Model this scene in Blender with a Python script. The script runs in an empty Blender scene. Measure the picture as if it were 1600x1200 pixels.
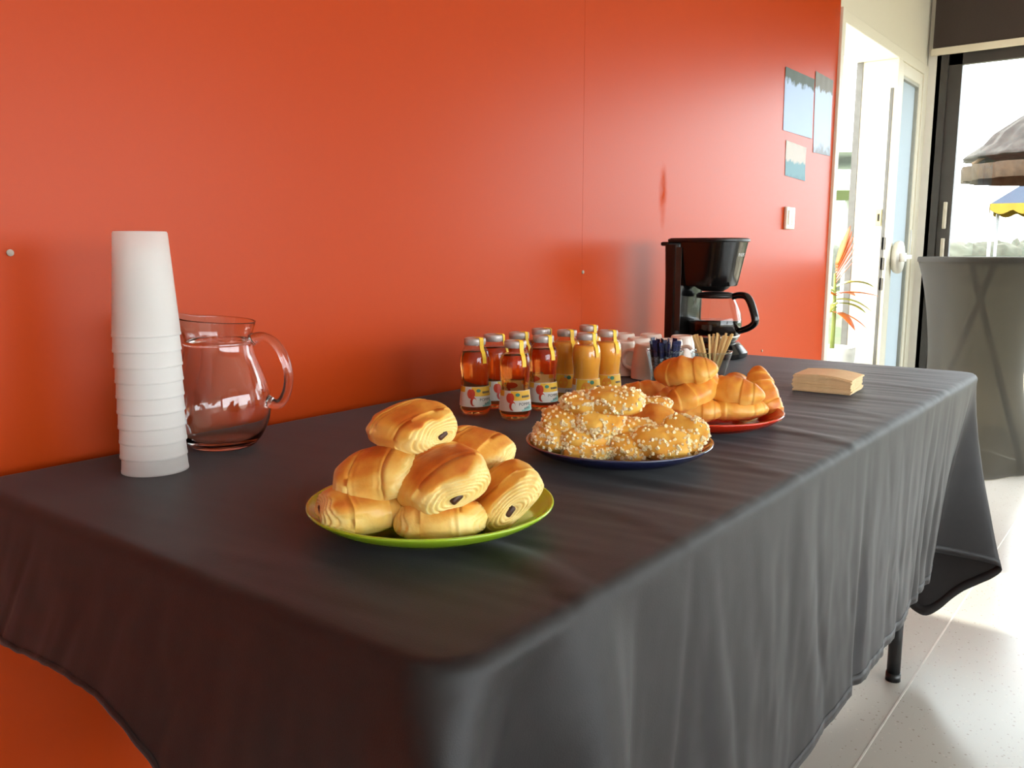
import bpy, bmesh, math, random
from mathutils import Vector, Matrix, Euler, noise

# ------------------------------------------------------------------ camera, world, sun, exposure
SC = bpy.context.scene
COL = SC.collection
F_PX, HORIZON, VPX, CAM_H = 1345.0, 390.0, 1863.0, 1.03
PITCH = math.atan((600 - HORIZON) / F_PX)
def _ray_rfu(px, py):
    x = (px - 800) / F_PX; y = -(py - 600) / F_PX
    c, s = math.cos(PITCH), math.sin(PITCH)
    return (x, c + y * s, -s + y * c)
_v = _ray_rfu(VPX, HORIZON)
HEAD = math.atan2(_v[0], _v[1])            # the wall runs along +X, this far right of the view axis
cam_data = bpy.data.cameras.new('camera')
cam_data.sensor_width = 36.0
cam_data.lens = F_PX / 1600 * 36.0
cam_data.clip_start = 0.02; cam_data.clip_end = 400
cam = bpy.data.objects.new('camera', cam_data); COL.objects.link(cam)
cam.location = (0, 0, CAM_H)
cam.rotation_euler = (math.pi / 2 - PITCH, 0, HEAD - math.pi / 2)
SC.camera = cam

def ray(px, py):
    r, f, u = _ray_rfu(px, py)
    return Vector((r * math.sin(HEAD) + f * math.cos(HEAD), -r * math.cos(HEAD) + f * math.sin(HEAD), u))
CAM = Vector((0, 0, CAM_H))
def on_z(px, py, z):
    d = ray(px, py); return CAM + d * ((z - CAM_H) / d.z)
def on_y(px, py, y):
    d = ray(px, py); return CAM + d * (y / d.y)
def on_x(px, py, x):
    d = ray(px, py); return CAM + d * (x / d.x)

world = bpy.data.worlds.new('sky_world'); SC.world = world
world.use_nodes = True
_bg = world.node_tree.nodes['Background']
_bg.inputs['Color'].default_value = (0.90, 0.95, 1.0, 1)
_bg.inputs['Strength'].default_value = 5.5
sun_data = bpy.data.lights.new('sun', 'SUN'); sun_data.energy = 3.5; sun_data.angle = math.radians(0.6)
sun_data.color = (1.0, 0.93, 0.80)
sun = bpy.data.objects.new('sun', sun_data); COL.objects.link(sun)
SUN_DIR = Vector((-0.981 * math.cos(math.radians(37)), -0.195 * math.cos(math.radians(37)), -math.sin(math.radians(37))))
sun.rotation_euler = SUN_DIR.to_track_quat('-Z', 'Y').to_euler()
sun.location = (12, 4, 8)
SC.view_settings.view_transform = 'Standard'
SC.view_settings.look = 'None'
SC.view_settings.gamma = 1.0
SC.view_settings.use_curve_mapping = False
SC.view_settings.exposure = 1.05
cy = SC.cycles
cy.use_denoising = True
cy.max_bounces = 14; cy.diffuse_bounces = 5; cy.glossy_bounces = 5; cy.transmission_bounces = 12; cy.transparent_max_bounces = 24
cy.caustics_reflective = False; cy.caustics_refractive = False
cy.sample_clamp_indirect = 8.0
def portal(loc, rot, sx, sy):
    d = bpy.data.lights.new('daylight_portal', 'AREA'); d.shape = 'RECTANGLE'; d.size = sx; d.size_y = sy
    d.cycles.is_portal = True
    o = bpy.data.objects.new('daylight_portal', d); COL.objects.link(o); o.location = loc; o.rotation_euler = rot

# ------------------------------------------------------------------ materials
def lin(r, g, b):
    return tuple(((c / 255) / 12.92 if c / 255 <= 0.04045 else ((c / 255 + 0.055) / 1.055) ** 2.4) for c in (r, g, b)) + (1.0,)
MATS = {}
def mat(name, rgb, rough=0.5, spec=0.5, metal=0.0, trans=0.0, ior=1.45, sheen=0.0, sheen_rough=0.5, coat=0.0,
        var=None, var_scale=20.0, bump=0.0, bump_scale=60.0, stretch=(1, 1, 1), sss=0.0, sss_r=(0.01, 0.006, 0.003), alpha=1.0, sheen_tint=None):
    if name in MATS: return MATS[name]
    m = bpy.data.materials.new(name); m.use_nodes = True; MATS[name] = m
    nt = m.node_tree; b = nt.nodes['Principled BSDF']
    c = lin(*rgb)
    b.inputs['Base Color'].default_value = c
    b.inputs['Roughness'].default_value = rough
    b.inputs['Specular IOR Level'].default_value = spec
    b.inputs['Metallic'].default_value = metal
    b.inputs['Transmission Weight'].default_value = trans
    b.inputs['IOR'].default_value = ior
    b.inputs['Sheen Weight'].default_value = sheen
    b.inputs['Sheen Roughness'].default_value = sheen_rough
    if sheen_tint: b.inputs['Sheen Tint'].default_value = sheen_tint
    b.inputs['Coat Weight'].default_value = coat
    b.inputs['Alpha'].default_value = alpha
    if sss:
        b.inputs['Subsurface Weight'].default_value = sss
        b.inputs['Subsurface Radius'].default_value = sss_r
        b.inputs['Subsurface Scale'].default_value = 1.0
    if var or bump:
        tc = nt.nodes.new('ShaderNodeTexCoord'); mp = nt.nodes.new('ShaderNodeMapping')
        mp.inputs['Scale'].default_value = stretch
        nt.links.new(tc.outputs['Object'], mp.inputs['Vector'])
    if var:
        n = nt.nodes.new('ShaderNodeTexNoise'); n.inputs['Scale'].default_value = var_scale; n.inputs['Detail'].default_value = 4
        nt.links.new(mp.outputs['Vector'], n.inputs['Vector'])
        rp = nt.nodes.new('ShaderNodeValToRGB')
        rp.color_ramp.elements[0].position = 0.35; rp.color_ramp.elements[0].color = c
        rp.color_ramp.elements[1].position = 0.65; rp.color_ramp.elements[1].color = lin(*var)
        nt.links.new(n.outputs['Fac'], rp.inputs['Fac']); nt.links.new(rp.outputs['Color'], b.inputs['Base Color'])
    if bump:
        n2 = nt.nodes.new('ShaderNodeTexNoise'); n2.inputs['Scale'].default_value = bump_scale; n2.inputs['Detail'].default_value = 3
        nt.links.new(mp.outputs['Vector'], n2.inputs['Vector'])
        bp = nt.nodes.new('ShaderNodeBump'); bp.inputs['Strength'].default_value = bump; bp.inputs['Distance'].default_value = 0.002
        nt.links.new(n2.outputs['Fac'], bp.inputs['Height']); nt.links.new(bp.outputs['Normal'], b.inputs['Normal'])
    return m
def thin_glass(name, tint=(1, 1, 1), rough=0.0, ior=1.5, boost=1.0):
    m = bpy.data.materials.new(name); m.use_nodes = True; MATS[name] = m
    nt = m.node_tree; nt.nodes.clear()
    out = nt.nodes.new('ShaderNodeOutputMaterial'); mix = nt.nodes.new('ShaderNodeMixShader')
    tr = nt.nodes.new('ShaderNodeBsdfTransparent'); gl = nt.nodes.new('ShaderNodeBsdfGlossy'); fr = nt.nodes.new('ShaderNodeLayerWeight')
    tr.inputs['Color'].default_value = tint + (1,); gl.inputs['Roughness'].default_value = rough; fr.inputs['Blend'].default_value = 0.5
    pw = nt.nodes.new('ShaderNodeMath'); pw.operation = 'POWER'; pw.inputs[1].default_value = 4.5
    mu = nt.nodes.new('ShaderNodeMath'); mu.operation = 'MULTIPLY_ADD'; mu.inputs[1].default_value = 0.85 * boost; mu.inputs[2].default_value = 0.045; mu.use_clamp = True
    nt.links.new(fr.outputs['Facing'], pw.inputs[0]); nt.links.new(pw.outputs[0], mu.inputs[0]); nt.links.new(mu.outputs[0], mix.inputs['Fac'])
    nt.links.new(tr.outputs[0], mix.inputs[1]); nt.links.new(gl.outputs[0], mix.inputs[2]); nt.links.new(mix.outputs[0], out.inputs[0])
    return m
def ramp_attr(name, attr, stops, rough=0.45, spec=0.4, bump=0.0, bump_scale=300.0, sss=0.0, coat=0.0):
    m = mat(name, (200, 150, 80), rough=rough, spec=spec, bump=bump, bump_scale=bump_scale, sss=sss, coat=coat)
    nt = m.node_tree; b = nt.nodes['Principled BSDF']
    a = nt.nodes.new('ShaderNodeAttribute'); a.attribute_name = attr
    tc = nt.nodes.new('ShaderNodeTexCoord'); n = nt.nodes.new('ShaderNodeTexNoise'); n.inputs['Scale'].default_value = 55; n.inputs['Detail'].default_value = 5
    nt.links.new(tc.outputs['Object'], n.inputs['Vector'])
    ad = nt.nodes.new('ShaderNodeMath'); ad.operation = 'MULTIPLY_ADD'; ad.inputs[1].default_value = 0.45; 
    nt.links.new(n.outputs['Fac'], ad.inputs[0]); nt.links.new(a.outputs['Fac'], ad.inputs[2])
    sb = nt.nodes.new('ShaderNodeMath'); sb.operation = 'SUBTRACT'; sb.inputs[1].default_value = 0.22; sb.use_clamp = True
    nt.links.new(ad.outputs[0], sb.inputs[0])
    rp = nt.nodes.new('ShaderNodeValToRGB'); e = rp.color_ramp.elements
    while len(e) > 1: e.remove(e[-1])
    e[0].position = stops[0][0]; e[0].color = lin(*stops[0][1])
    for p, c in stops[1:]:
        q = e.new(p); q.color = lin(*c)
    nt.links.new(sb.outputs[0], rp.inputs['Fac']); nt.links.new(rp.outputs['Color'], b.inputs['Base Color'])
    return m

# ------------------------------------------------------------------ object helpers
def mesh_obj(name, verts, faces, material=None, parent=None, smooth=True, attr=None):
    me = bpy.data.meshes.new(name); me.from_pydata([tuple(v) for v in verts], [], faces); me.validate(); me.update()
    return link(name, me, material, parent, smooth, attr)
def link(name, me, material=None, parent=None, smooth=True, attr=None):
    if material is not None:
        for m in (material if isinstance(material, (list, tuple)) else [material]): me.materials.append(m)
    if smooth:
        me.polygons.foreach_set('use_smooth', [True] * len(me.polygons))
    if attr:
        a = me.attributes.new(attr[0], 'FLOAT', 'POINT'); a.data.foreach_set('value', attr[1])
    o = bpy.data.objects.new(name, me); COL.objects.link(o)
    if parent: o.parent = parent
    return o
def bm_obj(name, bm, material=None, parent=None, smooth=False):
    bmesh.ops.recalc_face_normals(bm, faces=bm.faces)
    me = bpy.data.meshes.new(name); bm.to_mesh(me); bm.free(); return link(name, me, material, parent, smooth)
def empty(name, loc=(0, 0, 0), rot=(0, 0, 0)):
    o = bpy.data.objects.new(name, None); COL.objects.link(o); o.empty_display_size = 0.05
    o.location = loc; o.rotation_euler = rot; return o
def tag(o, label=None, cat=None, group=None, kind=None):
    if label: o['label'] = label
    if cat: o['category'] = cat
    if group: o['group'] = group
    if kind: o['kind'] = kind
    return o
def thing(name, label, cat, loc=(0, 0, 0), rot=(0, 0, 0), group=None):
    return tag(empty(name, loc, rot), label, cat, group)
def copy_tree(o, parent=None):
    c = o.copy(); COL.objects.link(c); c.parent = parent
    for ch in list(o.children): copy_tree(ch, c)
    return c
def add_box(bm, lo, hi, bevel=0.0, seg=2):
    r = bmesh.ops.create_cube(bm, size=1.0)
    vs = r['verts']
    for v in vs:
        v.co = Vector([lo[i] + (v.co[i] + 0.5) * (hi[i] - lo[i]) for i in range(3)])
    if bevel:
        es = list({e for v in vs for e in v.link_edges})
        bmesh.ops.bevel(bm, geom=es, offset=bevel, segments=seg, affect='EDGES', profile=0.5)
def box(name, lo, hi, material, parent=None, bevel=0.0, seg=2, smooth=False):
    bm = bmesh.new(); add_box(bm, lo, hi, bevel, seg); return bm_obj(name, bm, material, parent, smooth)
def boxes(name, lst, material, parent=None, bevel=0.0):
    bm = bmesh.new()
    for lo, hi in lst: add_box(bm, lo, hi, bevel)
    return bm_obj(name, bm, material, parent)
def lathe_data(prof, n=48, close_bottom=True, close_top=True, shape=None):
    """prof: list of (r, z); shape(angle, i) -> radius factor"""
    vs, fs = [], []
    for i, (r, z) in enumerate(prof):
        for k in range(n):
            a = 2 * math.pi * k / n
            rr = r * (shape(a, z) if shape else 1)
            vs.append((rr * math.cos(a), rr * math.sin(a), z))
    for i in range(len(prof) - 1):
        for k in range(n):
            k2 = (k + 1) % n
            fs.append((i * n + k, i * n + k2, (i + 1) * n + k2, (i + 1) * n + k))
    if close_bottom: fs.append(tuple(range(n - 1, -1, -1)))
    if close_top: fs.append(tuple(range((len(prof) - 1) * n, len(prof) * n)))
    return vs, fs
def lathe(name, prof, material, parent=None, n=48, cb=True, ct=True, shape=None, loc=(0, 0, 0)):
    vs, fs = lathe_data(prof, n, cb, ct, shape)
    vs = [(v[0] + loc[0], v[1] + loc[1], v[2] + loc[2]) for v in vs]
    return mesh_obj(name, vs, fs, material, parent)
def smooth_prof(pts, n=6):
    """Catmull-Rom through (r, z) points"""
    out = []
    P = [pts[0]] + list(pts) + [pts[-1]]
    for i in range(1, len(P) - 2):
        for k in range(n):
            t = k / n
            q = []
            for j in range(len(pts[0])):
                a, b, c, d = P[i - 1][j], P[i][j], P[i + 1][j], P[i + 2][j]
                q.append(0.5 * (2 * b + (c - a) * t + (2 * a - 5 * b + 4 * c - d) * t * t + (3 * b - a - 3 * c + d) * t ** 3))
            out.append(tuple(q))
    out.append(tuple(pts[-1])); return out
def tube_data(path, radius, n=10, cap=True, flat=1.0):
    path = [Vector(p) for p in path]; vs, fs = [], []
    up = None
    for i, p in enumerate(path):
        t = (path[min(i + 1, len(path) - 1)] - path[max(i - 1, 0)]).normalized()
        if up is None:
            up = Vector((0, 0, 1)) if abs(t.z) < 0.9 else Vector((1, 0, 0))
        u = (up - t * up.dot(t)).normalized(); w = t.cross(u); up = u
        r = radius[i] if isinstance(radius, (list, tuple)) else radius
        for k in range(n):
            a = 2 * math.pi * k / n
            vs.append(p + u * (math.cos(a) * r) + w * (math.sin(a) * r * flat))
    for i in range(len(path) - 1):
        for k in range(n):
            k2 = (k + 1) % n
            fs.append((i * n + k, i * n + k2, (i + 1) * n + k2, (i + 1) * n + k))
    if cap:
        fs.append(tuple(range(n - 1, -1, -1))); fs.append(tuple(range((len(path) - 1) * n, len(path) * n)))
    return vs, fs
def tube(name, path, radius, material, parent=None, n=10, flat=1.0):
    vs, fs = tube_data(path, radius, n, True, flat); return mesh_obj(name, vs, fs, material, parent)
def join_data(parts):
    V, F, MI = [], [], []
    for vs, fs, mi in parts:
        o = len(V); V += [tuple(v) for v in vs]; F += [tuple(i + o for i in f) for f in fs]; MI += [mi] * len(fs)
    return V, F, MI
def text_mesh(body, size):
    c = bpy.data.curves.new('lettering', 'FONT'); c.body = body; c.size = size; c.align_x = 'LEFT'; c.resolution_u = 2
    o = bpy.data.objects.new('lettering', c); COL.objects.link(o)
    bpy.context.view_layer.update()
    dg = bpy.context.evaluated_depsgraph_get()
    me = bpy.data.meshes.new_from_object(o.evaluated_get(dg))
    vs = [v.co.copy() for v in me.vertices]; fs = [tuple(p.vertices) for p in me.polygons]
    bpy.data.objects.remove(o); bpy.data.curves.remove(c); bpy.data.meshes.remove(me)
    return vs, fs
def n1(x, seed=0.0):
    return noise.noise(Vector((x, seed * 7.31 + 0.37, seed * 3.7)))
def n3(x, y, z=0.0):
    return noise.noise(Vector((x, y, z)))

YW = 1.194      # face of the orange wall
XE = 5.10       # inner face of the glazed end wall
ZT = 0.75       # top of the cloth-covered table
# ------------------------------------------------------------------ the room
M_wall = mat('orange_wall_paint', (184, 62, 9), rough=0.36, spec=0.24, var=(187, 64, 10), var_scale=1.3, bump=0.04, bump_scale=140)
def wall_scuff(m):
    # a rubbed, matt streak of the paint beside the coffee corner (wear with a shape of its own)
    nt = m.node_tree; b = nt.nodes['Principled BSDF']
    g = nt.nodes.new('ShaderNodeNewGeometry'); sep = nt.nodes.new('ShaderNodeSeparateXYZ'); nt.links.new(g.outputs['Position'], sep.inputs[0])
    def ax(sock, c, w):
        s = nt.nodes.new('ShaderNodeMath'); s.operation = 'SUBTRACT'; s.inputs[1].default_value = c; nt.links.new(sock, s.inputs[0])
        d = nt.nodes.new('ShaderNodeMath'); d.operation = 'DIVIDE'; d.inputs[1].default_value = w; nt.links.new(s.outputs[0], d.inputs[0])
        p = nt.nodes.new('ShaderNodeMath'); p.operation = 'MULTIPLY'; nt.links.new(d.outputs[0], p.inputs[0]); nt.links.new(d.outputs[0], p.inputs[1]); return p
    a, c = ax(sep.outputs['X'], 2.222, 0.028), ax(sep.outputs['Z'], 1.185, 0.10)
    ad = nt.nodes.new('ShaderNodeMath'); nt.links.new(a.outputs[0], ad.inputs[0]); nt.links.new(c.outputs[0], ad.inputs[1])
    ns = nt.nodes.new('ShaderNodeTexNoise'); ns.inputs['Scale'].default_value = 30; nt.links.new(g.outputs['Position'], ns.inputs['Vector'])
    ml = nt.nodes.new('ShaderNodeMath'); ml.operation = 'MULTIPLY_ADD'; ml.inputs[1].default_value = 1.2; nt.links.new(ns.outputs['Fac'], ml.inputs[0]); nt.links.new(ad.outputs[0], ml.inputs[2])
    mr = nt.nodes.new('ShaderNodeMapRange'); mr.inputs['From Min'].default_value = 0.5; mr.inputs['From Max'].default_value = 1.6
    mr.inputs['To Min'].default_value = 0.0; mr.inputs['To Max'].default_value = 0.24
    nt.links.new(ml.outputs[0], mr.inputs['Value']); nt.links.new(mr.outputs['Result'], b.inputs['Specular IOR Level'])
wall_scuff(M_wall)
M_cream = mat('cream_joinery_paint', (226, 220, 200), rough=0.42, bump=0.02, bump_scale=80)
M_white = mat('white_wall_paint', (232, 228, 220), rough=0.8, var=(226, 222, 214), var_scale=3)
M_dark = mat('anthracite_frame', (62, 58, 55), rough=0.4, var=(70, 66, 62), var_scale=8)
M_blind = mat('blind_fabric', (58, 48, 43), rough=0.9, bump=0.3, bump_scale=900, var=(64, 53, 47), var_scale=400)
M_pane = thin_glass('window_glass', (0.97, 0.985, 0.98))
M_pane1 = thin_glass('tinted_window_glass', (0.82, 0.84, 0.83))
XW = 3.655
XS = on_y(912, 200, YW).x
wb = tag(box('wall_back', (-3.2, YW + 0.012, 0), (XW, YW + 0.19, 2.75), M_wall), kind='structure')
for x0, x1 in ((-3.2, -1.0), (-0.997, XS - 0.0003), (XS + 0.0003, XW)):
    box('wall_panel', (x0, YW, 0), (x1, YW + 0.02, 2.75), M_wall, wb, bevel=0.0003, seg=1)
# terrazzo-like polished concrete floor
M_floor = mat('polished_concrete', (184, 180, 172), rough=0.22, spec=0.5, var=(176, 171, 162), var_scale=1.2)
def floor_specks(m):
    # small dark and pale grains in the ground concrete
    nt = m.node_tree; b = nt.nodes['Principled BSDF']
    rp = [n for n in nt.nodes if n.type == 'VALTORGB'][0]
    tc = nt.nodes.new('ShaderNodeTexCoord'); prev = rp.outputs['Color']
    for sc_, thr, col in ((150, 0.16, (0.66, 0.62, 0.57, 1)), (110, 0.13, (1.12, 1.11, 1.08, 1))):
        vo = nt.nodes.new('ShaderNodeTexVoronoi'); vo.inputs['Scale'].default_value = sc_
        nt.links.new(tc.outputs['Object'], vo.inputs['Vector'])
        sp_ = nt.nodes.new('ShaderNodeSeparateColor'); nt.links.new(vo.outputs['Color'], sp_.inputs[0])
        pw_ = nt.nodes.new('ShaderNodeMath'); pw_.operation = 'POWER'; pw_.inputs[1].default_value = 7.0; nt.links.new(sp_.outputs[0], pw_.inputs[0])
        th_ = nt.nodes.new('ShaderNodeMath'); th_.operation = 'MULTIPLY'; th_.inputs[1].default_value = thr * 2.6; nt.links.new(pw_.outputs[0], th_.inputs[0])
        lt = nt.nodes.new('ShaderNodeMath'); lt.operation = 'LESS_THAN'; nt.links.new(vo.outputs['Distance'], lt.inputs[0]); nt.links.new(th_.outputs[0], lt.inputs[1])
        mx = nt.nodes.new('ShaderNodeMix'); mx.data_type = 'RGBA'; mx.blend_type = 'MULTIPLY'
        nt.links.new(lt.outputs[0], mx.inputs[0]); nt.links.new(prev, mx.inputs[6]); mx.inputs[7].default_value = col; prev = mx.outputs[2]
    nt.links.new(prev, b.inputs['Base Color'])
floor_specks(M_floor)
fl = tag(box('floor', (-3.2, -4.2, -0.12), (XE + 0.12, YW + 0.19, 0.0), M_floor), kind='structure')
M_joint = mat('pale_joint_filler', (205, 202, 194), rough=0.5, var=(196, 192, 184), var_scale=40)
sA, sB = on_z(1380, 1145, 0), on_z(1485, 960, 0)
ysm = 0.5 * (sA.y + sB.y)
box('joint_strip', (0.5, ysm - 0.002, -0.001), (XE, ysm + 0.002, 0.0006), M_joint, fl)
tag(box('ceiling', (-3.2, -4.2, 2.75), (XE + 0.12, YW + 0.19, 2.87), M_white), kind='structure')
tag(box('wall_left', (-3.3, -4.2, 0), (-3.2, YW + 0.19, 2.75), M_white), kind='structure')
# wall behind the camera, with a window opening
FX0, FX1, FY = -2.6, 4.8, -4.2
tag(boxes('wall_front', [((-3.2, FY - 0.15, 0), (FX0, FY, 2.75)), ((FX1, FY - 0.15, 0), (XE + 0.12, FY, 2.75)), ((FX0, FY - 0.15, 2.15), (FX1, FY, 2.75)), ((FX0, FY - 0.15, 0), (FX1, FY, 0.12))], M_white), kind='structure')
w2 = tag(empty('window_2', (FX0, FY - 0.08, 0.12)), kind='structure')
wl = FX1 - FX0
boxes('window_frame', [((0, -.03, 0), (wl, .03, .06)), ((0, -.03, 1.97), (wl, .03, 2.03)), ((0, -.03, 0), (.06, .03, 2.03)), ((wl - .06, -.03, 0), (wl, .03, 2.03)), ((wl / 2 - .05, -.03, 0), (wl / 2 + .05, .03, 2.03))], M_dark, w2)
for k in (0, 1):
    box('pane', (0.06 + k * (wl / 2 - .01), -.004, .06), (wl / 2 - .05 + k * (wl / 2 - .01), .004, 1.97), M_pane, w2)
portal(((FX0 + FX1) / 2, FY + 0.01, 1.13), (math.pi / 2, 0, math.pi), wl, 2.03)

# door corner: cream framed opening in the line of the orange wall
ZD, XJ, XJ2 = 1.935, 4.53, 4.60
hd = tag(box('wall_header', (XW, YW + 0.004, ZD + 0.05), (XE + 0.12, YW + 0.19, 2.75), M_cream), kind='structure')
box('trim_strip', (XW, YW - 0.012, 2.02), (XW + 0.03, YW + 0.01, 2.75), M_cream, hd, bevel=0.003)
d1 = tag(empty('door_1', (0, 0, 0)), kind='structure')
box('left_jamb', (XW, YW - 0.012, 0), (XW + 0.042, YW + 0.19, ZD + 0.05), M_cream, d1, bevel=0.003)
box('head_jamb', (XW + 0.042, YW - 0.006, ZD), (XJ2 + 0.42, YW + 0.19, ZD + 0.05), M_cream, d1, bevel=0.003)
box('right_jamb', (XJ, YW - 0.006, 0), (XJ2, YW + 0.165, ZD), M_cream, d1, bevel=0.003)
M_seal = mat('grey_door_seal', (104, 102, 94), rough=0.6, var=(96, 94, 86), var_scale=30)
box('outer_stop', (XJ - 0.006, YW + 0.16, 0), (XJ2, YW + 0.19, ZD), M_seal, d1)
box('seal', (XJ - 0.004, YW + 0.012, 0.35), (XJ, YW + 0.026, 1.80), M_seal, d1)
sp = on_x(1373, 340, XJ)
M_brass = mat('brass_plate', (196, 176, 110), rough=0.35, metal=0.7, var=(188, 168, 104), var_scale=60)
st = box('strike_plate', (XJ - 0.006, sp.y - 0.014, sp.z - 0.04), (XJ, sp.y + 0.014, sp.z + 0.04), M_brass, d1, bevel=0.001)
box('latch_hole_shade', (XJ - 0.0068, sp.y - 0.005, sp.z - 0.018), (XJ - 0.005, sp.y + 0.005, sp.z + 0.018), mat('painted_hole_shade', (40, 34, 26), rough=0.8, var=(34, 28, 22), var_scale=50), st)  # solid dark block, its colour painted as the shade inside the latch opening
for zz in (1.06, 0.96, 0.86):
    box('keeper', (XJ - 0.004, YW + 0.004, zz - 0.03), (XJ, YW + 0.02, zz + 0.03), M_seal, d1)
# side light with frosted glass
M_frost = bpy.data.materials.new('frosted_glass'); M_frost.use_nodes = True
_nt = M_frost.node_tree; _nt.nodes.clear()
_o = _nt.nodes.new('ShaderNodeOutputMaterial'); _mx = _nt.nodes.new('ShaderNodeMixShader'); _mx.inputs[0].default_value = 0.35
_tl = _nt.nodes.new('ShaderNodeBsdfTranslucent'); _tl.inputs['Color'].default_value = (0.42, 0.46, 0.48, 1)
_df = _nt.nodes.new('ShaderNodeBsdfPrincipled'); _df.inputs['Base Color'].default_value = lin(188, 200, 208); _df.inputs['Roughness'].default_value = 0.25
_nt.links.new(_tl.outputs[0], _mx.inputs[1]); _nt.links.new(_df.outputs[0], _mx.inputs[2]); _nt.links.new(_mx.outputs[0], _o.inputs[0])
w3 = tag(empty('window_3', (XJ2, YW, 0)), kind='structure')
SW = 0.42
boxes('window_frame', [((0, 0, 0), (.05, .06, ZD)), ((SW - .05, 0, 0), (SW, .06, ZD)), ((.05, 0, ZD - .06), (SW - .05, .06, ZD)), ((.05, 0, 0), (SW - .05, .06, .12))], M_cream, w3, bevel=0.004)
boxes('glazing_bead', [((.05, .004, .12), (.065, .04, ZD - .06)), ((SW - .065, .004, .12), (SW - .05, .04, ZD - .06)), ((.065, .004, ZD - .075), (SW - .065, .04, ZD - .06))], mat('grey_bead', (176, 174, 160), rough=0.5, var=(168, 166, 152), var_scale=20), w3)
box('pane', (.06, .02, .12), (SW - .06, .028, ZD - .065), M_frost, w3)
tag(box('trim_1', (XJ2 + SW, YW - 0.006, 0), (XE + 0.12, YW + 0.19, ZD + 0.05), M_cream, bevel=0.003), kind='structure')
# white strap winder on the jamb
wp = on_y(1396, 402, YW)
wd = thing('strap_winder', 'round white strap winder mounted beside the frosted glass panel', 'winder', (wp.x, YW - 0.006, wp.z))
M_pl = mat('white_plastic', (232, 230, 222), rough=0.4, var=(226, 224, 216), var_scale=25)
def disc_y(name, r, y0, y1, material, parent, x=0.0, z=0.0, n=32):
    vs, fs = lathe_data([(r * 0.93, 0), (r, (y1 - y0) * 0.4), (r, (y1 - y0) * 0.8), (r * 0.97, y1 - y0)], n)
    return mesh_obj(name, [(v[0] + x, y1 - v[2], v[1] + z) for v in vs], [tuple(reversed(f)) for f in fs], material, parent)
disc_y('disc', 0.082, -0.03, 0.0, M_pl, wd)
box('hub', (-0.035, -0.055, -0.022), (0.012, -0.028, 0.022), M_pl, wd, bevel=0.004)
box('arm', (0.06, -0.03, -0.012), (0.22, -0.008, 0.012), M_pl, wd, bevel=0.004)
tube('cord', [(0.20, -0.02, 0.0), (0.215, -0.02, 0.10), (0.21, -0.02, 0.14)], 0.004, M_pl, wd, n=8)

# glazed end wall
WY0, WY1 = -1.9, 1.13
tag(boxes('wall_right', [((XE, FY, 0), (XE + 0.12, WY0, 2.75)), ((XE, WY0, 2.12), (XE + 0.12, YW, 2.75)), ((XE, WY1, 0), (XE + 0.12, YW, 2.12))], M_white), kind='structure')
w1 = tag(empty('window_1', (XE, 0, 0)), kind='structure')
boxes('window_frame', [((.0, WY1 - .035, 0), (.10, WY1 + .02, 2.12)), ((.0, WY0, 0), (.10, WY0 + .05, 2.12)), ((.0, WY0, 2.05), (.10, WY1, 2.12)), ((.0, WY0, 0), (.10, WY1, .03))], M_dark, w1)
for (y0, y1, xo) in ((-0.42, WY1 - .03, .02), (WY0 + .05, -0.34, .06)):
    f = boxes('sliding_leaf', [((xo, y0, .03), (xo + .035, y0 + .075, 2.05)), ((xo, y1 - .07, .03), (xo + .035, y1, 2.05)), ((xo, y0, .03), (xo + .035, y1, .10)), ((xo, y0, 1.98), (xo + .035, y1, 2.05))], M_dark, w1, bevel=0.002)
    box('pane', (xo + .014, y0 + .07, .09), (xo + .02, y1 - .07, 1.99), M_pane1, f)
    if xo == .02:
        for zz in (1.21, 1.02):
            box('handle', (xo - .03, y1 - .05, zz - 0.07), (xo, y1 - .034, zz + 0.07), mat('pale_handle', (200, 190, 170), rough=0.4, var=(192, 182, 162), var_scale=30), f, bevel=0.003)
portal((XE - 0.01, (WY0 + WY1) / 2, 1.06), (math.pi / 2, 0, math.pi / 2), WY1 - WY0, 2.1)
portal(((XW + XJ) / 2, YW + 0.02, ZD / 2), (math.pi / 2, 0, 0), XJ - XW, ZD)
bl = thing('roller_blind', 'dark brown fabric blind lowered over the top of the glazing', 'blind', (XE - 0.05, 0, 2.0))
box('fabric', (0.006, WY0 - .05, .06), (0.012, 1.165, .70), M_blind, bl)
box('bottom_bar', (-.004, WY0 - .05, .028), (0.02, 1.172, .062), mat('cream_bar', (222, 212, 190), rough=0.45, var=(214, 204, 182), var_scale=10), bl, bevel=0.003)
lathe('roller', [(0.03, 0), (0.03, 3.05)], M_blind, bl, n=20).location = (0.02, WY0 - .05, .715)
bl.children[-1].rotation_euler = (-math.pi / 2, 0, 0)

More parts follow.
